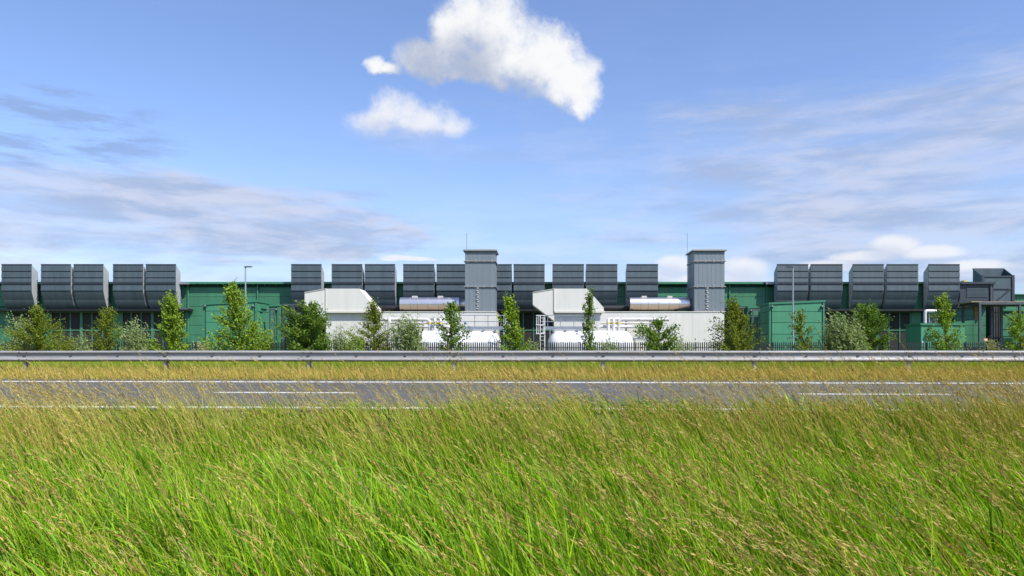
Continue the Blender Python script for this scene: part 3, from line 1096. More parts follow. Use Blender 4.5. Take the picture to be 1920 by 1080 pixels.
MB().box(PX(1803, 71), PX(1808.5, 71), 70.6, 71.2, PZ(528.5, 69.5) + .02, PZ(526.4, 71)).build('yellow_hatch', 'yellow', pn)

od = thing('open_top_duct', 'dark slate duct with a wide open sloping top, far right on the roof', 'air duct', (PX(1868, 71), 71, 3.5))
Ya, Yb = 70.6, 72.0
xl, xr = PX(1842, Ya), PX(1899.5, Ya)
zlo, zhi = PZ(517, Ya), PZ(503, Yb)
zbm = PZ(566, Ya)
MB().box(xl, xr, Ya, Ya + .06, zbm, zlo).build('front_panel', 'slate', od)
MB().box(xl, xr, Yb, Yb + .06, zbm, zhi).build('back_panel', 'slate', od)
for x in (xl - .06, xr):
    MB().prismx([(Ya, zbm), (Ya, zlo), (Yb + .06, zhi), (Yb + .06, zbm)], x, x + .06).build('side_panel', 'slate', od)
for x in (xl - .1, xr - .14):
    MB().box(x, x + .24, Ya - .09, Ya - .004, zbm, zlo + .05).build('corner_post', 'slate_trim', od)
for py in (518, 541):
    MB().box(xl + .16, xr - .16, Ya - .07, Ya - .003, PZ(py + 1.6, Ya), PZ(py, Ya)).build('stiffener', 'slate_trim', od)
MB().bar((PX(1868, Ya), Ya - .05, PZ(564, Ya)), (PX(1893, Ya), Ya - .05, PZ(543, Ya)), .1).build('brace', 'slate_trim', od)
MB().box(xl - .06, xr + .1, Yb + .06, Yb + .12, zhi - .15, zhi).build('rim', 'slate_trim', od)

# lower green block at the right end
lb_ = thing('green_annex', 'lower green clad block at the far right end of the hall', 'building', (PX(1930, 71), 71, -.5))
MB().box(PX(1864, 71), PX(2150, 71), 71.3, 90, -.5, PZ(553, 71)).build('wall', 'joint', lb_)
clad([1864.5, 1884, 1905, 1960, 2020, 2080, 2149], [554, 572, 590, 608, 626, 645, 664, 684], 71.3, 'green', lb_)
MB().box(PX(1864, 71) - .0, PX(2150, 71) + .1, 71.0, 90.2, PZ(553, 71) + .001, PZ(551, 71)).build('roof_edge', 'green_trim', lb_)

# steel canopy frame on the right
cf = thing('canopy_frame', 'dark steel canopy frame with weathered brown top at the far right', 'canopy', (PX(1880, 62), 62, -.5))
Y0, Y1 = 61.6, 64.2
for px, Y in ((1838, Y0), (1913, Y0), (1990, Y0), (1807, Y1), (1860, Y1), (1878, Y1), (1950, Y1)):
    MB().box(PX(px, Y) - .085, PX(px, Y) + .085, Y, Y + .17, -.5, PZ(571, Y0)).build('post', 'frame', cf)
for Y in (Y0, Y1):
    MB().box(PX(1836, Y0) - .03, PX(2000, Y0), Y - .02, Y + .2, PZ(571, Y0) + .002, PZ(566.5, Y0)).build('beam', 'frame', cf)
MB().box(PX(1836, Y0) - .05, PX(1836, Y0) + .14, Y0 + .21, Y1 - .03, PZ(571, Y0) + .003, PZ(567, Y0)).build('side_beam', 'frame', cf)
MB().box(PX(1800, Y1), PX(1836, Y0), Y1 + .0, Y1 + .2, PZ(571.5, Y0), PZ(568, Y0)).build('side_beam', 'frame', cf)
k = PX(1823, Y0)
i = 0
while k < PX(1998, Y0):
    MB().box(k, k + .86, Y0 + .1, Y1 + .1, PZ(566.5, Y0) + .004, PZ(564.6 + .5 * (i % 2), Y0)).build('roof_board', 'roofb', cf)
    k += .9
    i += 1
for px in (1857, 1884):
    MB().bar((PX(px, 63), 63, PZ(586, 63)), (PX(px + 40, 63), 63, PZ(588, 63)), .07).build('tie_bar', 'frame', cf)
MB().bar((PX(1880, 63.5), 63.5, PZ(588, 63.5)), (PX(1902, 63.5), 63.5, PZ(603, 63.5)), .09).build('brace', 'frame', cf)
dd = thing('recess_block', 'tall black block standing in for the dark recess under the canopy frame', 'duct', (PX(1869, 66), 66, -.5))  # black block put in for the darkness of a recess
MB().box(PX(1861, 66), PX(1876, 66), 66, 67, -.5, PZ(574, 66)).build('body', 'black', dd)
for px in (1864, 1868.5, 1873):
    MB().box(PX(px, 66) - .03, PX(px, 66) + .03, 65.95, 65.998, -.4, PZ(576, 66)).build('rib', 'frame', dd)
gb_ = thing('green_cabinet', 'wide green cabinet under the right end of the canopy', 'cabinet', (PX(1900, 66), 66, -.5))
MB().box(PX(1880.5, 66), PX(1935, 66), 66, 68, -.5, PZ(583, 66)).build('body', 'green', gb_)
MB().box(PX(1879.5, 66), PX(1936, 66), 65.9, 68.1, PZ(583, 66) + .001, PZ(580, 66)).build('lid', 'green_trim', gb_)
for py in (617, 630):
    MB().box(PX(1881, 66), PX(1934, 66), 65.97, 65.999, PZ(py + .8, 66), PZ(py, 66)).build('seam', 'joint', gb_)
wl = thing('wooden_rack', 'brown slatted crate hanging under the canopy frame', 'crate', (PX(1828, 64), 63.6, PZ(598, 64)))
MB().box(PX(1823, 64), PX(1824.5, 64), 63.6, 63.8, PZ(599, 64), PZ(574.5, 64)).build('upright', 'rust', wl)
MB().box(PX(1832.5, 64), PX(1834, 64), 63.6, 63.8, PZ(599, 64), PZ(574.5, 64)).build('upright', 'rust', wl)
for k in range(5):
    MB().box(PX(1822.5, 64), PX(1834.5, 64), 63.55, 63.598, PZ(579.5 + 5 * k, 64), PZ(575.8 + 5 * k, 64)).build('slat', 'rust', wl)
MB().box(PX(1811, 64), PX(1835, 64), 63.5, 63.9, PZ(600, 64), PZ(599, 64)).build('tray', 'frame', wl)
sg = thing('warning_sign', 'small white notice with red border on the fence, far right', 'sign', (PX(1848, 54), 53.8, PZ(640, 53.8)))
MB().box(PX(1844.4, 53.8), PX(1852, 53.8), 53.80, 53.82, PZ(640, 53.8), PZ(634.2, 53.8)).build('border', 'red', sg)
MB().box(PX(1845.5, 53.8), PX(1850.9, 53.8), 53.785, 53.799, PZ(639.1, 53.8), PZ(635.2, 53.8)).build('face', 'white', sg)
MB().box(PX(1847.8, 53.8), PX(1848.6, 53.8), 53.83, 53.86, PZ(672, 53.8), PZ(634.5, 53.8)).build('post', 'frame', sg)

# ------------------------------------------------------------------ lamp posts
def lamp(px, top, s, label):
    Y = 57.0
    x = PX(px, Y)
    g = thing('street_lamp', label, 'street lamp', (x, Y, -.5), 'lamp posts in the yard')
    MB().tube([(x, Y, -.5), (x, Y, 1.2), (x, Y, PZ(top, Y))], [.085, .075, .05], 10).build('pole', 'lamp', g, True)
    h = MB()
    n = 10
    for z, sc_ in ((0.06, .55), (.02, 1.0), (-.03, .9)):
        for k in range(n):
            w = 2 * math.pi * k / n
            h.v.append((x + s * .22 + (.34 * math.cos(w)) * sc_, Y + .12 * math.sin(w) * sc_, PZ(top + .5, Y) + z + s * 0))
    for r_ in range(2):
        for k in range(n):
            h.f.append((r_ * n + k, r_ * n + (k + 1) % n, (r_ + 1) * n + (k + 1) % n, (r_ + 1) * n + k))
    h.f += [tuple(range(n)), tuple(range(2 * n, 3 * n))]
    h.build('lamp_head', 'frame', g, True)
    MB().tube([(x, Y, PZ(top + 2, Y)), (x, Y, PZ(top - 1, Y))], .07, 8).build('spigot', 'lamp', g, True)


lamp(460.3, 500, 1, 'slim grey lamp post with its head to the right, behind the tall bent tree')
lamp(1486.8, 500, -1, 'slim grey lamp post with its head to the left, before the right green hut')

# ------------------------------------------------------------------ palisade fence
YP = 54.0
fence = thing('palisade_fence', 'anthracite palisade fence along the front of the plant', 'fence', (0, YP, -.5))
fb = MB()
x = -50.0
k = 0
while x < 46:
    t = PZ(641.2, YP) + .02 * math.sin(k * 1.7)
    i = len(fb.v)
    a, b = x - .042, x + .042
    fb.v += [(a, YP, -.45), (b, YP, -.45), (b, YP, t - .05), (x, YP, t), (a, YP, t - .05), (x, YP + .03, -.45), (x, YP + .03, t - .02)]
    fb.f += [(i, i + 1, i + 2, i + 3, i + 4), (i + 1, i + 5, i + 6, i + 2), (i + 5, i, i + 4, i + 6), (i + 2, i + 6, i + 3), (i + 6, i + 4, i + 3)]
    x += .155
    k += 1
tag(fb.build('pales', 'dark', fence), kind='stuff')
x = -50.0
while x < 46:
    for z in (1.05, -.1):
        MB().box(x + .06, x + 2.73, YP + .032, YP + .075, z, z + .05).build('rail', 'dark', fence)
    MB().box(x - .05, x + .05, YP + .034, YP + .13, -.5, PZ(642, YP)).build('post', 'dark', fence)
    x += 2.79


# ------------------------------------------------------------------ plants
def set_mesh(name, verts, tris, mi, colors, parent, m, loc):
    me = bpy.data.meshes.new(name)
    nv_, nt_ = len(verts), len(tris)
    me.vertices.add(nv_)
    me.vertices.foreach_set('co', np.asarray(verts - np.array(loc), np.float32).ravel())
    me.loops.add(nt_ * 3)
    me.loops.foreach_set('vertex_index', np.asarray(tris, np.int32).ravel())
    me.polygons.add(nt_)
    me.polygons.foreach_set('loop_start', np.arange(0, nt_ * 3, 3, dtype=np.int32))
    at = me.attributes.new('tone', 'FLOAT_COLOR', 'POINT')
    c4 = np.ones((nv_, 4), np.float32)
    c4[:, :3] = colors
    at.data.foreach_set('color', c4.ravel())
    me.materials.append(m)
    me.update()
    me.validate()
    o = bpy.data.objects.new(name, me)
    if parent is not None:
        o.parent = parent
    else:
        o.location = loc
    col.objects.link(o)
    return o


def unit(v):
    return v / np.maximum(np.linalg.norm(v, axis=-1, keepdims=True), 1e-9)


def leaf_quads(c_, d, n_, L, W):
    """one folded pointed leaf per row: base, two shoulders, tip"""
    s_ = unit(np.cross(d, n_))
    b = c_ - d * (L * .5)[:, None]
    t = c_ + d * (L * .5)[:, None] - n_ * (L * .12)[:, None]
    l = c_ + s_ * (W * .5)[:, None] + n_ * (W * .15)[:, None]
    r = c_ - s_ * (W * .5)[:, None] + n_ * (W * .15)[:, None]
    N = len(c_)
    V = np.stack([b, l, t, r], 1).reshape(-1, 3)
    i = np.arange(N)[:, None] * 4
    T = np.concatenate([i + np.array([[0, 3, 2]]), i + np.array([[0, 2, 1]])], 0)
    return V, T


PAL = {
    'fresh': np.array([[.170, .265, .022], [.100, .185, .018], [.260, .340, .040]]),
    'olive': np.array([[.125, .170, .014], [.075, .115, .010], [.220, .245, .022]]),
    'deep': np.array([[.100, .180, .024], [.060, .120, .016], [.170, .250, .035]]),
    'willow': np.array([[.190, .250, .085], [.120, .180, .055], [.310, .360, .170]]),
    'pale': np.array([[.240, .260, .080], [.170, .200, .050], [.320, .320, .140]]),
    'straw': np.array([[.360, .330, .150], [.260, .260, .110], [.430, .380, .200]]),
}


def plant(name, label, cat, px, top, x0, x1, Y, shape='oval', pal='fresh', leaves=3000, leaf=.105, lean=.10, nb=46, group=None, narrow=False, low=0.05, bush=False):
    zb = float(np.interp(uv_of(PX(px, Y), Y)[1], VS, ZS)) - .02
    base = np.array([PX(px, Y), Y, zb])
    H = PZ(top, Y) - zb
    wl, wr = PX(px, Y) - PX(x0, Y), PX(x1, Y) - PX(px, Y)
    wl, wr = wl * 1.14, wr * 1.14
    W = max(wl, wr)
    leaves, leaf = int(leaves * 2.2), leaf * (1.2 if narrow else 1.05)
    g = thing(name, label, cat, tuple(base), group)
    prof_ = {'oval': lambda t: math.sin(math.pi * min(1, max(0, .10 + .86 * t))) ** .75,
             'cone': lambda t: 1.0 if t < .36 else (1 - (t - .36) / .64) ** 1.15 * .90 + .10,
             'column': lambda t: .55 + .45 * math.sin(math.pi * (.15 + .7 * t)) if t < .9 else .3,
             'vee': lambda t: (.30 + .9 * t) if t < .55 else .80 * (1 - (t - .55) / .45) ** .8 + .08,
             'skirt': lambda t: 1.0 if t < .55 else (1 - (t - .55) / .45) ** 1.4 * .88 + .08,
             'slim': lambda t: (.9 - .2 * t) if t < .5 else .55 * (1 - (t - .5) / .5) + .22}[shape]
    tb = MB()
    C, Dv = [], []
    ph = random.uniform(0, 6)

    def axis(t):
        return np.array([base[0] - lean * H * t ** 2.2 + .04 * H * math.sin(3 * t + ph) * t, base[1] + .03 * H * math.sin(4 * t + ph + 1) * t, base[2] + H * t])
    nb = max(14, int(nb * .8))
    if not bush:
        pts = [tuple(axis(t)) for t in np.linspace(0, .97, 9)]
        tb.tube(pts, [max(.008, .018 * H * (1 - .92 * t)) for t in np.linspace(0, 1, 9)], 6)
    for i in range(nb):
        if bush:
            # a fan of stems from the ground
            a = random.uniform(0, 2 * math.pi)
            sp2 = random.uniform(0, 1) ** .5
            hx = (wl if math.cos(a) < 0 else wr) * math.cos(a) * sp2
            hy = W * .8 * math.sin(a) * sp2
            tt = random.uniform(.25, 1.0)
            f = max(.35, math.cos(tt * 1.35) ** .5)
            end = base + np.array([hx * f - lean * H * tt ** 2, hy * f, H * tt])
            st = base + np.array([hx * .15, hy * .15, 0])
            mid_ = (st + end) / 2 + np.array([hx * .12, hy * .12, H * .06])
            bp = [st, mid_, end]
        else:
            t = low + (1 - low) * ((i + .5) / nb) ** .9
            a = i * 2.399 + random.uniform(-.4, .4)
            rad = prof_(t) * (random.uniform(.58, 1.0) if random.random() < .78 else random.uniform(1.0, 1.3))
            hx = (wl if math.cos(a) < 0 else wr) * math.copysign(abs(math.cos(a)) ** .5, math.cos(a)) * rad
            hy = W * .9 * math.sin(a) * rad
            st = axis(max(.02, t - .16 * random.uniform(.6, 1.2)))
            end = axis(min(.99, t)) + np.array([hx, hy, 0.0])
            rise = random.uniform(-.02, .06) * H
            end[2] += rise
            end[0] -= lean * .5 * abs(rad) * W
            mid_ = (st + end) / 2 + np.array([0, 0, -.02 * H])
            bp = [st, mid_, end]
        tb.tube([tuple(b_) for b_ in bp], [.011 * H * .4 + .004, .006 + .001 * H, .004], 4)
        ln = np.linalg.norm(bp[2] - bp[0])
        n = max(6, int(leaves / nb * (.5 + .5 * prof_(min(.95, max(0, (bp[2][2] - base[2]) / H))))))
        s_ = (np.random.default_rng(i * 13 + int(px)).random(n)) ** .65
        rg = np.random.default_rng(i * 7 + int(px) * 3)
        s_ = s_[:, None]
        pos = (1 - s_) ** 2 * bp[0] + 2 * s_ * (1 - s_) * bp[1] + s_ ** 2 * bp[2]
        # leaves gather in small sprays along the branch
        k_ = max(3, n // 9)
        ctr = rg.normal(0, 1, (k_, 3)) * (.085 + .05 * ln)
        pos = pos + ctr[rg.integers(0, k_, n)] * (0.35 + .75 * s_) + rg.normal(0, .035, (n, 3))
        dv = unit((bp[2] - bp[0])[None, :] * .8 / max(ln, .1) + rg.normal(0, .55, (n, 3)) + np.array([-.5 if not narrow else -.9, 0, .15]))
        C.append(pos)
        Dv.append(dv)
    C, Dv = np.concatenate(C), np.concatenate(Dv)
    keep = C[:, 2] > zb + .05
    C, Dv = C[keep], Dv[keep]
    N = len(C)
    rg = np.random.default_rng(int(px) + 5)
    nn = unit(rg.normal(0, .6, (N, 3)) + np.array([.15, -.25, .9]))
    nn = unit(nn - Dv * (nn * Dv).sum(1, keepdims=True))
    L = leaf * rg.uniform(.7, 1.35, N) * (1.35 if narrow else 1)
    Wd = L * (rg.uniform(.26, .40, N) if narrow else rg.uniform(.55, .8, N))
    V, T = leaf_quads(C, Dv, nn, L, Wd)
    p = PAL[pal]
    w = rg.dirichlet([1.6, 1.1, .8], N)
    cl = w @ p * rg.uniform(.85, 1.5, (N, 1))
    tb.build('trunk' if not bush else 'stems', 'bark', g)
    set_mesh('crown' if not bush else 'foliage', V, T, None, np.repeat(cl, 4, 0), g, M['leaf'], base)
    return g


TR = 'young trees along the fence'
SH = 'shrubs along the fence'
plant('conical_tree', 'broad olive green conical tree, leftmost of the trees', 'tree', 70, 576, 22, 120, 49, 'skirt', 'olive', 7000, .09, .02, 70, TR)
plant('willow_shrub', 'pale grey green willow shrub left of the leftmost conical tree', 'shrub', 36, 590, 12, 66, 50.5, 'oval', 'willow', 2600, .10, .03, 30, SH, True, bush=True)
plant('willow_shrub', 'small pale willow shrub at the left border of the picture', 'shrub', 4, 634, -14, 22, 48, 'oval', 'willow', 1100, .09, .04, 18, SH, True, bush=True)
plant('young_tree', 'olive brown narrow tree before the dark louvred wall', 'tree', 201, 576, 176, 229, 49, 'oval', 'olive', 3600, .085, .02, 46, TR)
plant('willow_shrub', 'low pale shrub under the louvred wall, left of the olive brown tree', 'shrub', 152, 627, 130, 176, 47.5, 'oval', 'willow', 1500, .09, .05, 24, SH, True, bush=True)
plant('willow_shrub', 'fluffy grey green willow shrub right of the olive brown tree', 'shrub', 258, 604, 224, 291, 48, 'oval', 'willow', 3200, .10, .03, 40, SH, True, bush=True)
plant('young_tree', 'bright green slender tree before the end of the left louvred wall', 'tree', 320, 556, 290, 351, 47, 'slim', 'fresh', 4000, .12, .03, 46, TR)
plant('dry_shrub', 'low straw coloured shrub before the green wall', 'shrub', 380, 638, 360, 398, 50, 'oval', 'straw', 800, .08, .05, 20, SH, True, bush=True)
plant('young_tree', 'tall yellow green tree with its top bent left, before the left green hut', 'tree', 450, 530, 403, 500, 46, 'cone', 'fresh', 5200, .12, .07, 60, TR)
plant('leafy_shrub', 'rounded green shrub right of the tall bent tree', 'shrub', 488, 606, 455, 525, 47, 'oval', 'fresh', 3000, .09, .02, 40, SH, bush=True)
plant('young_tree', 'dense rounded dark green tree before the left pipe rack', 'tree', 584, 566, 542, 616, 46.5, 'column', 'deep', 5600, .12, .06, 60, TR)
plant('leafy_shrub', 'loose olive shrub before the left white housing', 'shrub', 634, 608, 606, 664, 48.5, 'oval', 'willow', 1700, .09, .03, 28, SH, True, bush=True)
plant('young_tree', 'olive tree with a thin top before the slope of the left white duct', 'tree', 704, 566, 660, 740, 48, 'skirt', 'olive', 5200, .09, .05, 64, TR)
plant('willow_shrub', 'grey green willow blown to the left below the left pipes', 'shrub', 772, 592, 728, 801, 47, 'oval', 'willow', 4200, .12, .12, 50, SH, True, bush=True)
plant('young_tree', 'dark green vase shaped tree before the left end of the left tank', 'tree', 848, 566, 820, 876, 46, 'vee', 'deep', 2200, .12, .02, 34, TR)
plant('young_tree', 'fresh green tree before the dark gap between the tanks', 'tree', 966, 553, 938, 990, 46, 'slim', 'fresh', 2600, .12, .06, 36, TR)
plant('willow_shrub', 'small grey green shrub between the two tanks', 'shrub', 1004, 628, 986, 1024, 47.5, 'oval', 'willow', 1000, .09, .05, 20, SH, True, bush=True)
plant('young_tree', 'thin columnar tree before the right tank', 'tree', 1108, 544, 1094, 1122, 46, 'slim', 'deep', 1500, .11, .04, 34, TR)
plant('willow_shrub', 'low feathery shrub right of the thin columnar tree', 'shrub', 1141, 628, 1116, 1164, 47.5, 'oval', 'willow', 1100, .09, .05, 22, SH, True, bush=True)
plant('young_tree', 'low spreading dark tree before the right pump cabinet', 'tree', 1240, 598, 1204, 1274, 46, 'column', 'deep', 3000, .12, .05, 44, TR)
plant('willow_shrub', 'small feathery shrub right of the low spreading tree', 'shrub', 1284, 628, 1266, 1306, 48, 'oval', 'willow', 900, .09, .06, 20, SH, True, bush=True)
plant('young_tree', 'broad yellow green tree at the right end of the right white housing', 'tree', 1384, 562, 1338, 1424, 46.5, 'skirt', 'olive', 5000, .10, .04, 60, TR)
plant('young_tree', 'thin olive tree with bent top before the right lamp post', 'tree', 1509, 580, 1482, 1534, 47, 'slim', 'olive', 1300, .105, .06, 26, TR)
plant('willow_shrub', 'large silvery willow bush blown to the left before the right louvred wall', 'shrub', 1592, 588, 1544, 1634, 47, 'oval', 'willow', 5200, .12, .10, 56, SH, True, bush=True)
plant('young_tree', 'dense dark green tree leaning over the silvery willow bush', 'tree', 1634, 572, 1590, 1664, 48.5, 'column', 'deep', 5000, .11, .10, 56, TR)
plant('young_tree', 'green tree before the low green container', 'tree', 1772, 553, 1742, 1800, 46, 'slim', 'fresh', 2300, .11, .03, 34, TR)
plant('leafy_shrub', 'low green shrub under the warning sign', 'shrub', 1866, 640, 1842, 1900, 48, 'oval', 'pale', 1200, .08, .03, 24, SH, True, bush=True)
plant('young_tree', 'yellow green tree cut by the right border of the picture', 'tree', 1914, 588, 1888, 1942, 46, 'oval', 'fresh', 2600, .10, .03, 36, TR)


plant('leafy_shrub', 'low olive shrub filling the gap right of the leftmost conical tree', 'shrub', 112, 622, 88, 142, 47, 'oval', 'olive', 1800, .085, .03, 28, SH, bush=True)
plant('leafy_shrub', 'low green shrub at the foot of the dense tree by the left pipe rack', 'shrub', 545, 632, 524, 566, 47.5, 'oval', 'deep', 1000, .085, .03, 20, SH, bush=True)
plant('leafy_shrub', 'low green shrub right of the olive tree before the left duct', 'shrub', 668, 618, 648, 690, 47, 'oval', 'fresh', 1200, .085, .03, 22, SH, bush=True)


# ------------------------------------------------------------------ grass
def lattice(seed):
    g_ = np.random.default_rng(seed).random((256, 256))

    def f(x, y, s_):
        x, y = np.asarray(x) * s_ + 500, np.asarray(y) * s_ + 500
        i, j = np.floor(x).astype(int), np.floor(y).astype(int)
        a, b = x - i, y - j
        a, b = a * a * (3 - 2 * a), b * b * (3 - 2 * b)
        i, j = i % 255, j % 255
        return g_[i, j] * (1 - a) * (1 - b) + g_[i + 1, j] * a * (1 - b) + g_[i, j + 1] * (1 - a) * b + g_[i + 1, j + 1] * a * b
    return f


N1, N2, N3 = lattice(1), lattice(2), lattice(3)


def ribbons(base, L, th0, th1, la, W, K, tw, rg, power=1.4):
    """bent ribbons: base (N,3), length, start and end tilt from upright, compass of the lean, width, K segments. Returns verts, tris, centre line"""
    N = len(base)
    s_ = np.linspace(0, 1, K + 1)
    pos = np.zeros((N, K + 1, 3))
    tan = np.zeros((N, K + 1, 3))
    pos[:, 0] = base
    h = np.stack([np.cos(la), np.sin(la), np.zeros(N)], 1)
    for k in range(K + 1):
        th = th0 + (th1 - th0) * s_[k] ** power
        t_ = h * np.sin(th)[:, None]
        t_[:, 2] += np.cos(th)
        tan[:, k] = t_
        if k:
            pos[:, k] = pos[:, k - 1] + (tan[:, k] + tan[:, k - 1]) * .5 * (L / K)[:, None]
    sv = np.stack([np.cos(tw), np.sin(tw), np.zeros(N)], 1)
    V = np.zeros((N, 2 * K + 1, 3))
    wp_ = np.array([(.55 + .45 * min(1, x * 4)) * (1 - x ** 2.2) for x in s_])
    for k in range(K):
        sd = unit(sv - tan[:, k] * (sv * tan[:, k]).sum(1, keepdims=True))
        V[:, 2 * k] = pos[:, k] - sd * (W * .5 * wp_[k])[:, None]
        V[:, 2 * k + 1] = pos[:, k] + sd * (W * .5 * wp_[k])[:, None]
    V[:, 2 * K] = pos[:, K]
    T = []
    for k in range(K - 1):
        T += [[2 * k, 2 * k + 1, 2 * k + 3], [2 * k, 2 * k + 3, 2 * k + 2]]
    T.append([2 * K - 2, 2 * K - 1, 2 * K])
    T = np.array(T)
    nv_ = 2 * K + 1
    TT = (np.arange(N)[:, None, None] * nv_ + T[None]).reshape(-1, 3)
    return V.reshape(-1, 3), TT, pos, tan


def merge(parts):
    V, T, C, o_ = [], [], [], 0
    for v, t, c_ in parts:
        V.append(v)
        T.append(t + o_)
        C.append(c_)
        o_ += len(v)
    return np.concatenate(V), np.concatenate(T), np.concatenate(C)


def scatter(n, y0, y1, rg, ml=1.2, mr=1.9):
    """points seen from the camera's side of the road, thinner with distance"""
    y = y0 + (y1 - y0) * rg.random(n)
    lo = -CX / F * y - ml
    hi = (1920 - CX) / F * y + mr
    w = (hi - lo) / ((1920 / F) * y1 + ml + mr)
    k = rg.random(n) < w
    y, lo, hi = y[k], lo[k], hi[k]
    return lo + (hi - lo) * rg.random(len(y)), y


GREEN = np.array([[.175, .335, .008], [.055, .150, .006], [.300, .490, .014], [.370, .430, .022], [.48, .40, .10]])
STRAW = np.array([[.46, .35, .10], [.34, .24, .07], [.54, .43, .15], [.22, .13, .05]])


def foreground():
    rg = np.random.default_rng(21)
    parts = []
    for n, y0, y1, K in ((120000, 1.5, 4.6, 5), (200000, 4.6, 9.15, 3)):
        x, y = scatter(n, y0, y1, rg)
        u, v = uv_of(x, y)
        k = v < 9.16
        x, y, v = x[k], y[k], v[k]
        # tussocks
        den = N1(x, y, 2.2) * .6 + N2(x, y, 5.0) * .4
        k = rg.random(len(x)) < np.clip(.38 + 2.3 * (den - .38), .06, 1) * np.interp(v, [7.4, 8.2, 9.1], [1, .65, .35])
        x, y, v = x[k], y[k], v[k]
        N = len(x)
        z = gz(v)
        hgt = .53 + .30 * (N1(x, y, 1.7) - .5) + .16 * (N3(x, y, .5) - .5)
        edge = np.interp(v, [6.8, 7.8, 8.5, 9.1], [1.0, 1.0, .84, .5]) * np.where(v > 7.2, .72 + .56 * N3(x * 1.3 + 7, v * .6, 1.1), 1)
        L = hgt * edge * rg.uniform(.55, 1.18, N)
        gust = N2(x + 3, y, .9) - .5
        th0 = rg.uniform(.02, .30, N) + .12 * gust
        th1 = rg.uniform(.35, 1.9, N) + .7 * gust
        la = math.pi + rg.normal(0, .85, N) + .5 * (N3(x, y, .7) - .5)
        W = rg.uniform(.0050, .0120, N) * (1 + .8 * (rg.random(N) > .84)) * np.where(y > 4.6, 1.25, 1)
        V, T, pos, tan = ribbons(np.stack([x, y, z - .02], 1), L, th0, th1, la, W, K, rg.uniform(0, 6.28, N), rg)
        dry = np.clip(.5 * (N2(x, y, .6) - .35) + .28 * np.interp(x / y, [-.7, .1, .65], [.15, 0, .75]), 0, 1)
        kind = rg.random(N)
        idx = np.where(kind < .42, 0, np.where(kind < .72, 1, np.where(kind < .93, 2, 3)))
        idx = np.where(rg.random(N) < .03 + .22 * dry, 4, idx)
        c_ = GREEN[idx] * rg.uniform(.78, 1.22, (N, 1))
        parts.append((V, T, np.repeat(c_, 2 * K + 1, 0)))
    # broad reed-like leaves in loose clumps
    x, y = scatter(16000, 1.6, 7.6, rg)
    k = rg.random(len(x)) < np.clip(3.2 * (N1(x + 31, y + 7, 1.1) * .6 + N2(x, y + 40, 3.0) * .4 - .50), 0, 1)
    x, y = x[k], y[k]
    N = len(x)
    V, T, pos, tan = ribbons(np.stack([x, y, gz(uv_of(x, y)[1]) - .02], 1), rg.uniform(.42, .72, N), rg.uniform(.05, .4, N), rg.uniform(.7, 2.0, N),
                             math.pi + rg.normal(0, .6, N), rg.uniform(.011, .021, N), 5, rg.uniform(0, 6.28, N), rg, 1.8)
    parts.append((V, T, np.repeat(np.array([[.20, .40, .02], [.27, .46, .03], [.14, .32, .03]])[rg.integers(0, 3, N)] * rg.uniform(.85, 1.15, (N, 1)), 11, 0)))
    V, T, C = merge(parts)
    o = set_mesh('tall_grass', V, T, None, C, None, M['grass'], (0, 5, 0))
    tag(o, 'tall wind bent green grass filling the near verge', 'grass', None, 'stuff')

    # flowering stems with nodding panicles
    parts = []
    for n, y0, y1, ns in ((4200, 1.7, 4.2, 22), (4000, 4.2, 6.4, 14), (2600, 6.4, 7.5, 12), (12500, 7.3, 8.9, 12)):
        x, y = scatter(n, y0, y1, rg)
        u, v = uv_of(x, y)
        r_ = np.interp(x / y, [-.72, -.45, -.1, .2, .65], [.75, .45, .35, .62, 1.0])
        pat = N1(x + 9, y, .8) * .6 + N3(x, y + 4, 2.0) * .5
        k = (rg.random(len(x)) < np.clip(r_ * (.25 + 1.3 * (pat - .25)), .06, 1)) & (v < 8.9)
        x, y, v = x[k], y[k], v[k]
        N = len(x)
        L = rg.uniform(.62, 1.08, N) * np.interp(v, [7.6, 8.9], [1, .72]) * np.interp(y, [1.7, 3.5, 6, 7.5, 8.5], [.78, .9, 1.0, 1.25, 1.42])
        gust = N2(x + 3, y, .9) - .5
        th0 = rg.uniform(.05, .38, N) + .2 * gust
        th1 = rg.uniform(.75, 1.45, N) + .5 * gust
        la = math.pi + rg.normal(0, .34, N)
        K = 5
        Vv, Tt, pos, tan = ribbons(np.stack([x, y, gz(v) - .02], 1), L, th0, th1, la, np.full(N, .0030) * np.where(y > 4.2, 1.25, 1), K, rg.uniform(0, 6.28, N), rg, 1.7)
        ci = rg.choice(4, N, p=[.44, .26, .23, .07])
        hc = STRAW[ci] * rg.uniform(.8, 1.15, (N, 1))
        stem_c = hc * .6 + GREEN[3] * .4
        parts.append((Vv, Tt, np.repeat(stem_c, 2 * K + 1, 0)))
        # spikelets
        hl = rg.uniform(.13, .24, N)
        fat = rg.uniform(.0016, .0055, N)
        s_ = 1 - hl[:, None] * rg.random((N, ns))
        f = s_ * K
        i0 = np.minimum(f.astype(int), K - 1)
        a = (f - i0)[..., None]
        ii = np.arange(N)[:, None]
        pc = pos[ii, i0] * (1 - a) + pos[ii, i0 + 1] * a
        tc_ = unit(tan[ii, i0] * (1 - a) + tan[ii, i0 + 1] * a)
        env = np.sin(np.clip((1 - s_) / hl[:, None], .03, 1) * 2.6) ** .8
        off = rg.normal(0, 1, (N, ns, 3)) * (fat[:, None] * env)[..., None]
        off[..., 0] -= fat[:, None] * .5
        pc = (pc + off).reshape(-1, 3)
        dv = unit(tc_.reshape(-1, 3) + rg.normal(0, .20, (N * ns, 3)))
        nn = unit(np.cross(dv, rg.normal(0, 1, (N * ns, 3))))
        big = 1.0 if ns > 15 else 1.2
        Ls = rg.uniform(.016, .030, N * ns) * big
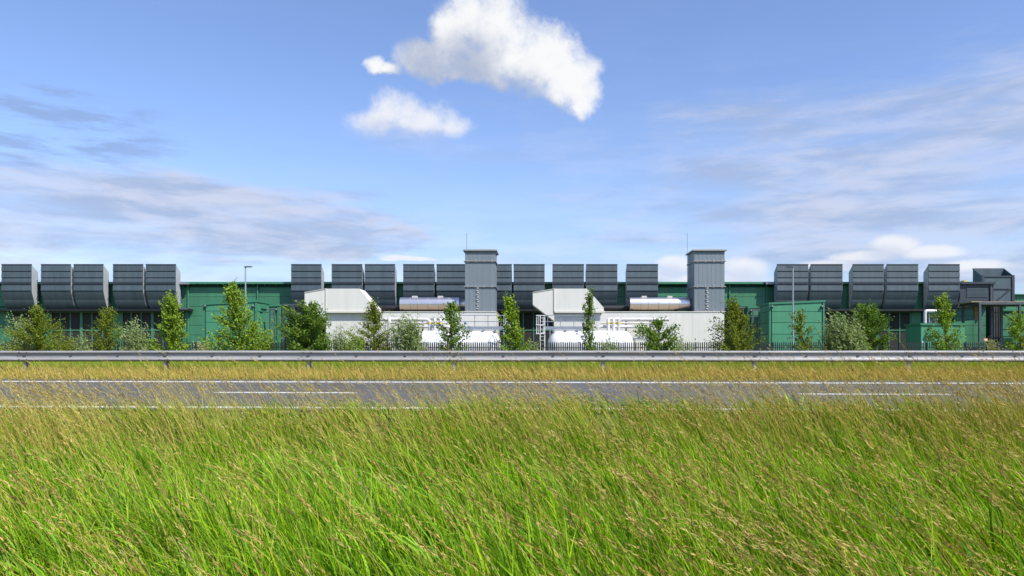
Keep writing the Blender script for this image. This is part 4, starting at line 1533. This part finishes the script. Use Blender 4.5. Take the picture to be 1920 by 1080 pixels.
        V2, T2 = leaf_quads(pc, dv, nn, Ls, Ls * rg.uniform(.14, .23, N * ns))
        parts.append((V2, T2, np.repeat(np.repeat(hc, ns, 0) * rg.uniform(.8, 1.2, (N * ns, 1)), 4, 0)))
    V, T, C = merge(parts)
    o = set_mesh('seed_grass', V, T, None, C, None, M['straw'], (0, 5, 0))
    tag(o, 'straw coloured flowering grass stems with nodding seed heads', 'grass', None, 'stuff')


foreground()


def far_verge():
    rg = np.random.default_rng(5)
    parts = []
    for n, v0, v1, what in ((46000, 19.35, 20.7, 'dry'), (40000, 20.3, 23.4, 'green'), (26000, 21.6, 22.8, 'tall'), (5000, 9.0, 9.25, 'green')):
        u = rg.uniform(-19, 17, n)
        v = v0 + (v1 - v0) * rg.random(n)
        k = rg.random(n) < np.clip(.35 + 1.1 * (N1(u, v, 1.6) * .6 + N2(u, v, 4) * .4), 0, 1)
        u, v = u[k], v[k]
        N = len(u)
        b = np.array([RD(a, c_, 0) for a, c_ in zip(u, v)])
        b[:, 2] = gz(v) - .01
        K = 2
        if what == 'dry':
            L = rg.uniform(.16, .46, N) * np.interp(v, [19.35, 19.8], [.55, 1])
            idx = rg.choice(5, N, p=[.10, .04, .10, .30, .46])
            c_ = np.array([[.24, .32, .03], [.15, .24, .02], [.34, .37, .05], [.50, .41, .10], [.58, .43, .13]])[idx]
        elif v0 < 15:
            L = rg.uniform(.08, .25, N)
            c_ = GREEN[rg.choice(5, N)]
        else:
            L = rg.uniform(.22, .48, N) * (.75 + .5 * N3(u, v, .8)) * (1.45 if what == 'tall' else 1)
            idx = rg.choice(4, N, p=[.35, .22, .28, .15])
            c_ = np.array([[.21, .34, .02], [.14, .26, .015], [.30, .41, .035], [.44, .41, .09]])[idx]
        V, T, pos, tan = ribbons(b, L, rg.uniform(0, .3, N), rg.uniform(.4, 1.2, N), math.pi + rg.normal(0, .7, N), rg.uniform(.007, .014, N), K, rg.uniform(0, 6.28, N), rg)
        parts.append((V, T, np.repeat(c_ * rg.uniform(.8, 1.2, (N, 1)), 2 * K + 1, 0)))
    V, T, C = merge(parts)
    o = set_mesh('verge_grass', V, T, None, C, None, M['grass'], (0, 20, 0))
    tag(o, 'dry yellow and green grass strip under the guardrail', 'grass', None, 'stuff')


far_verge()
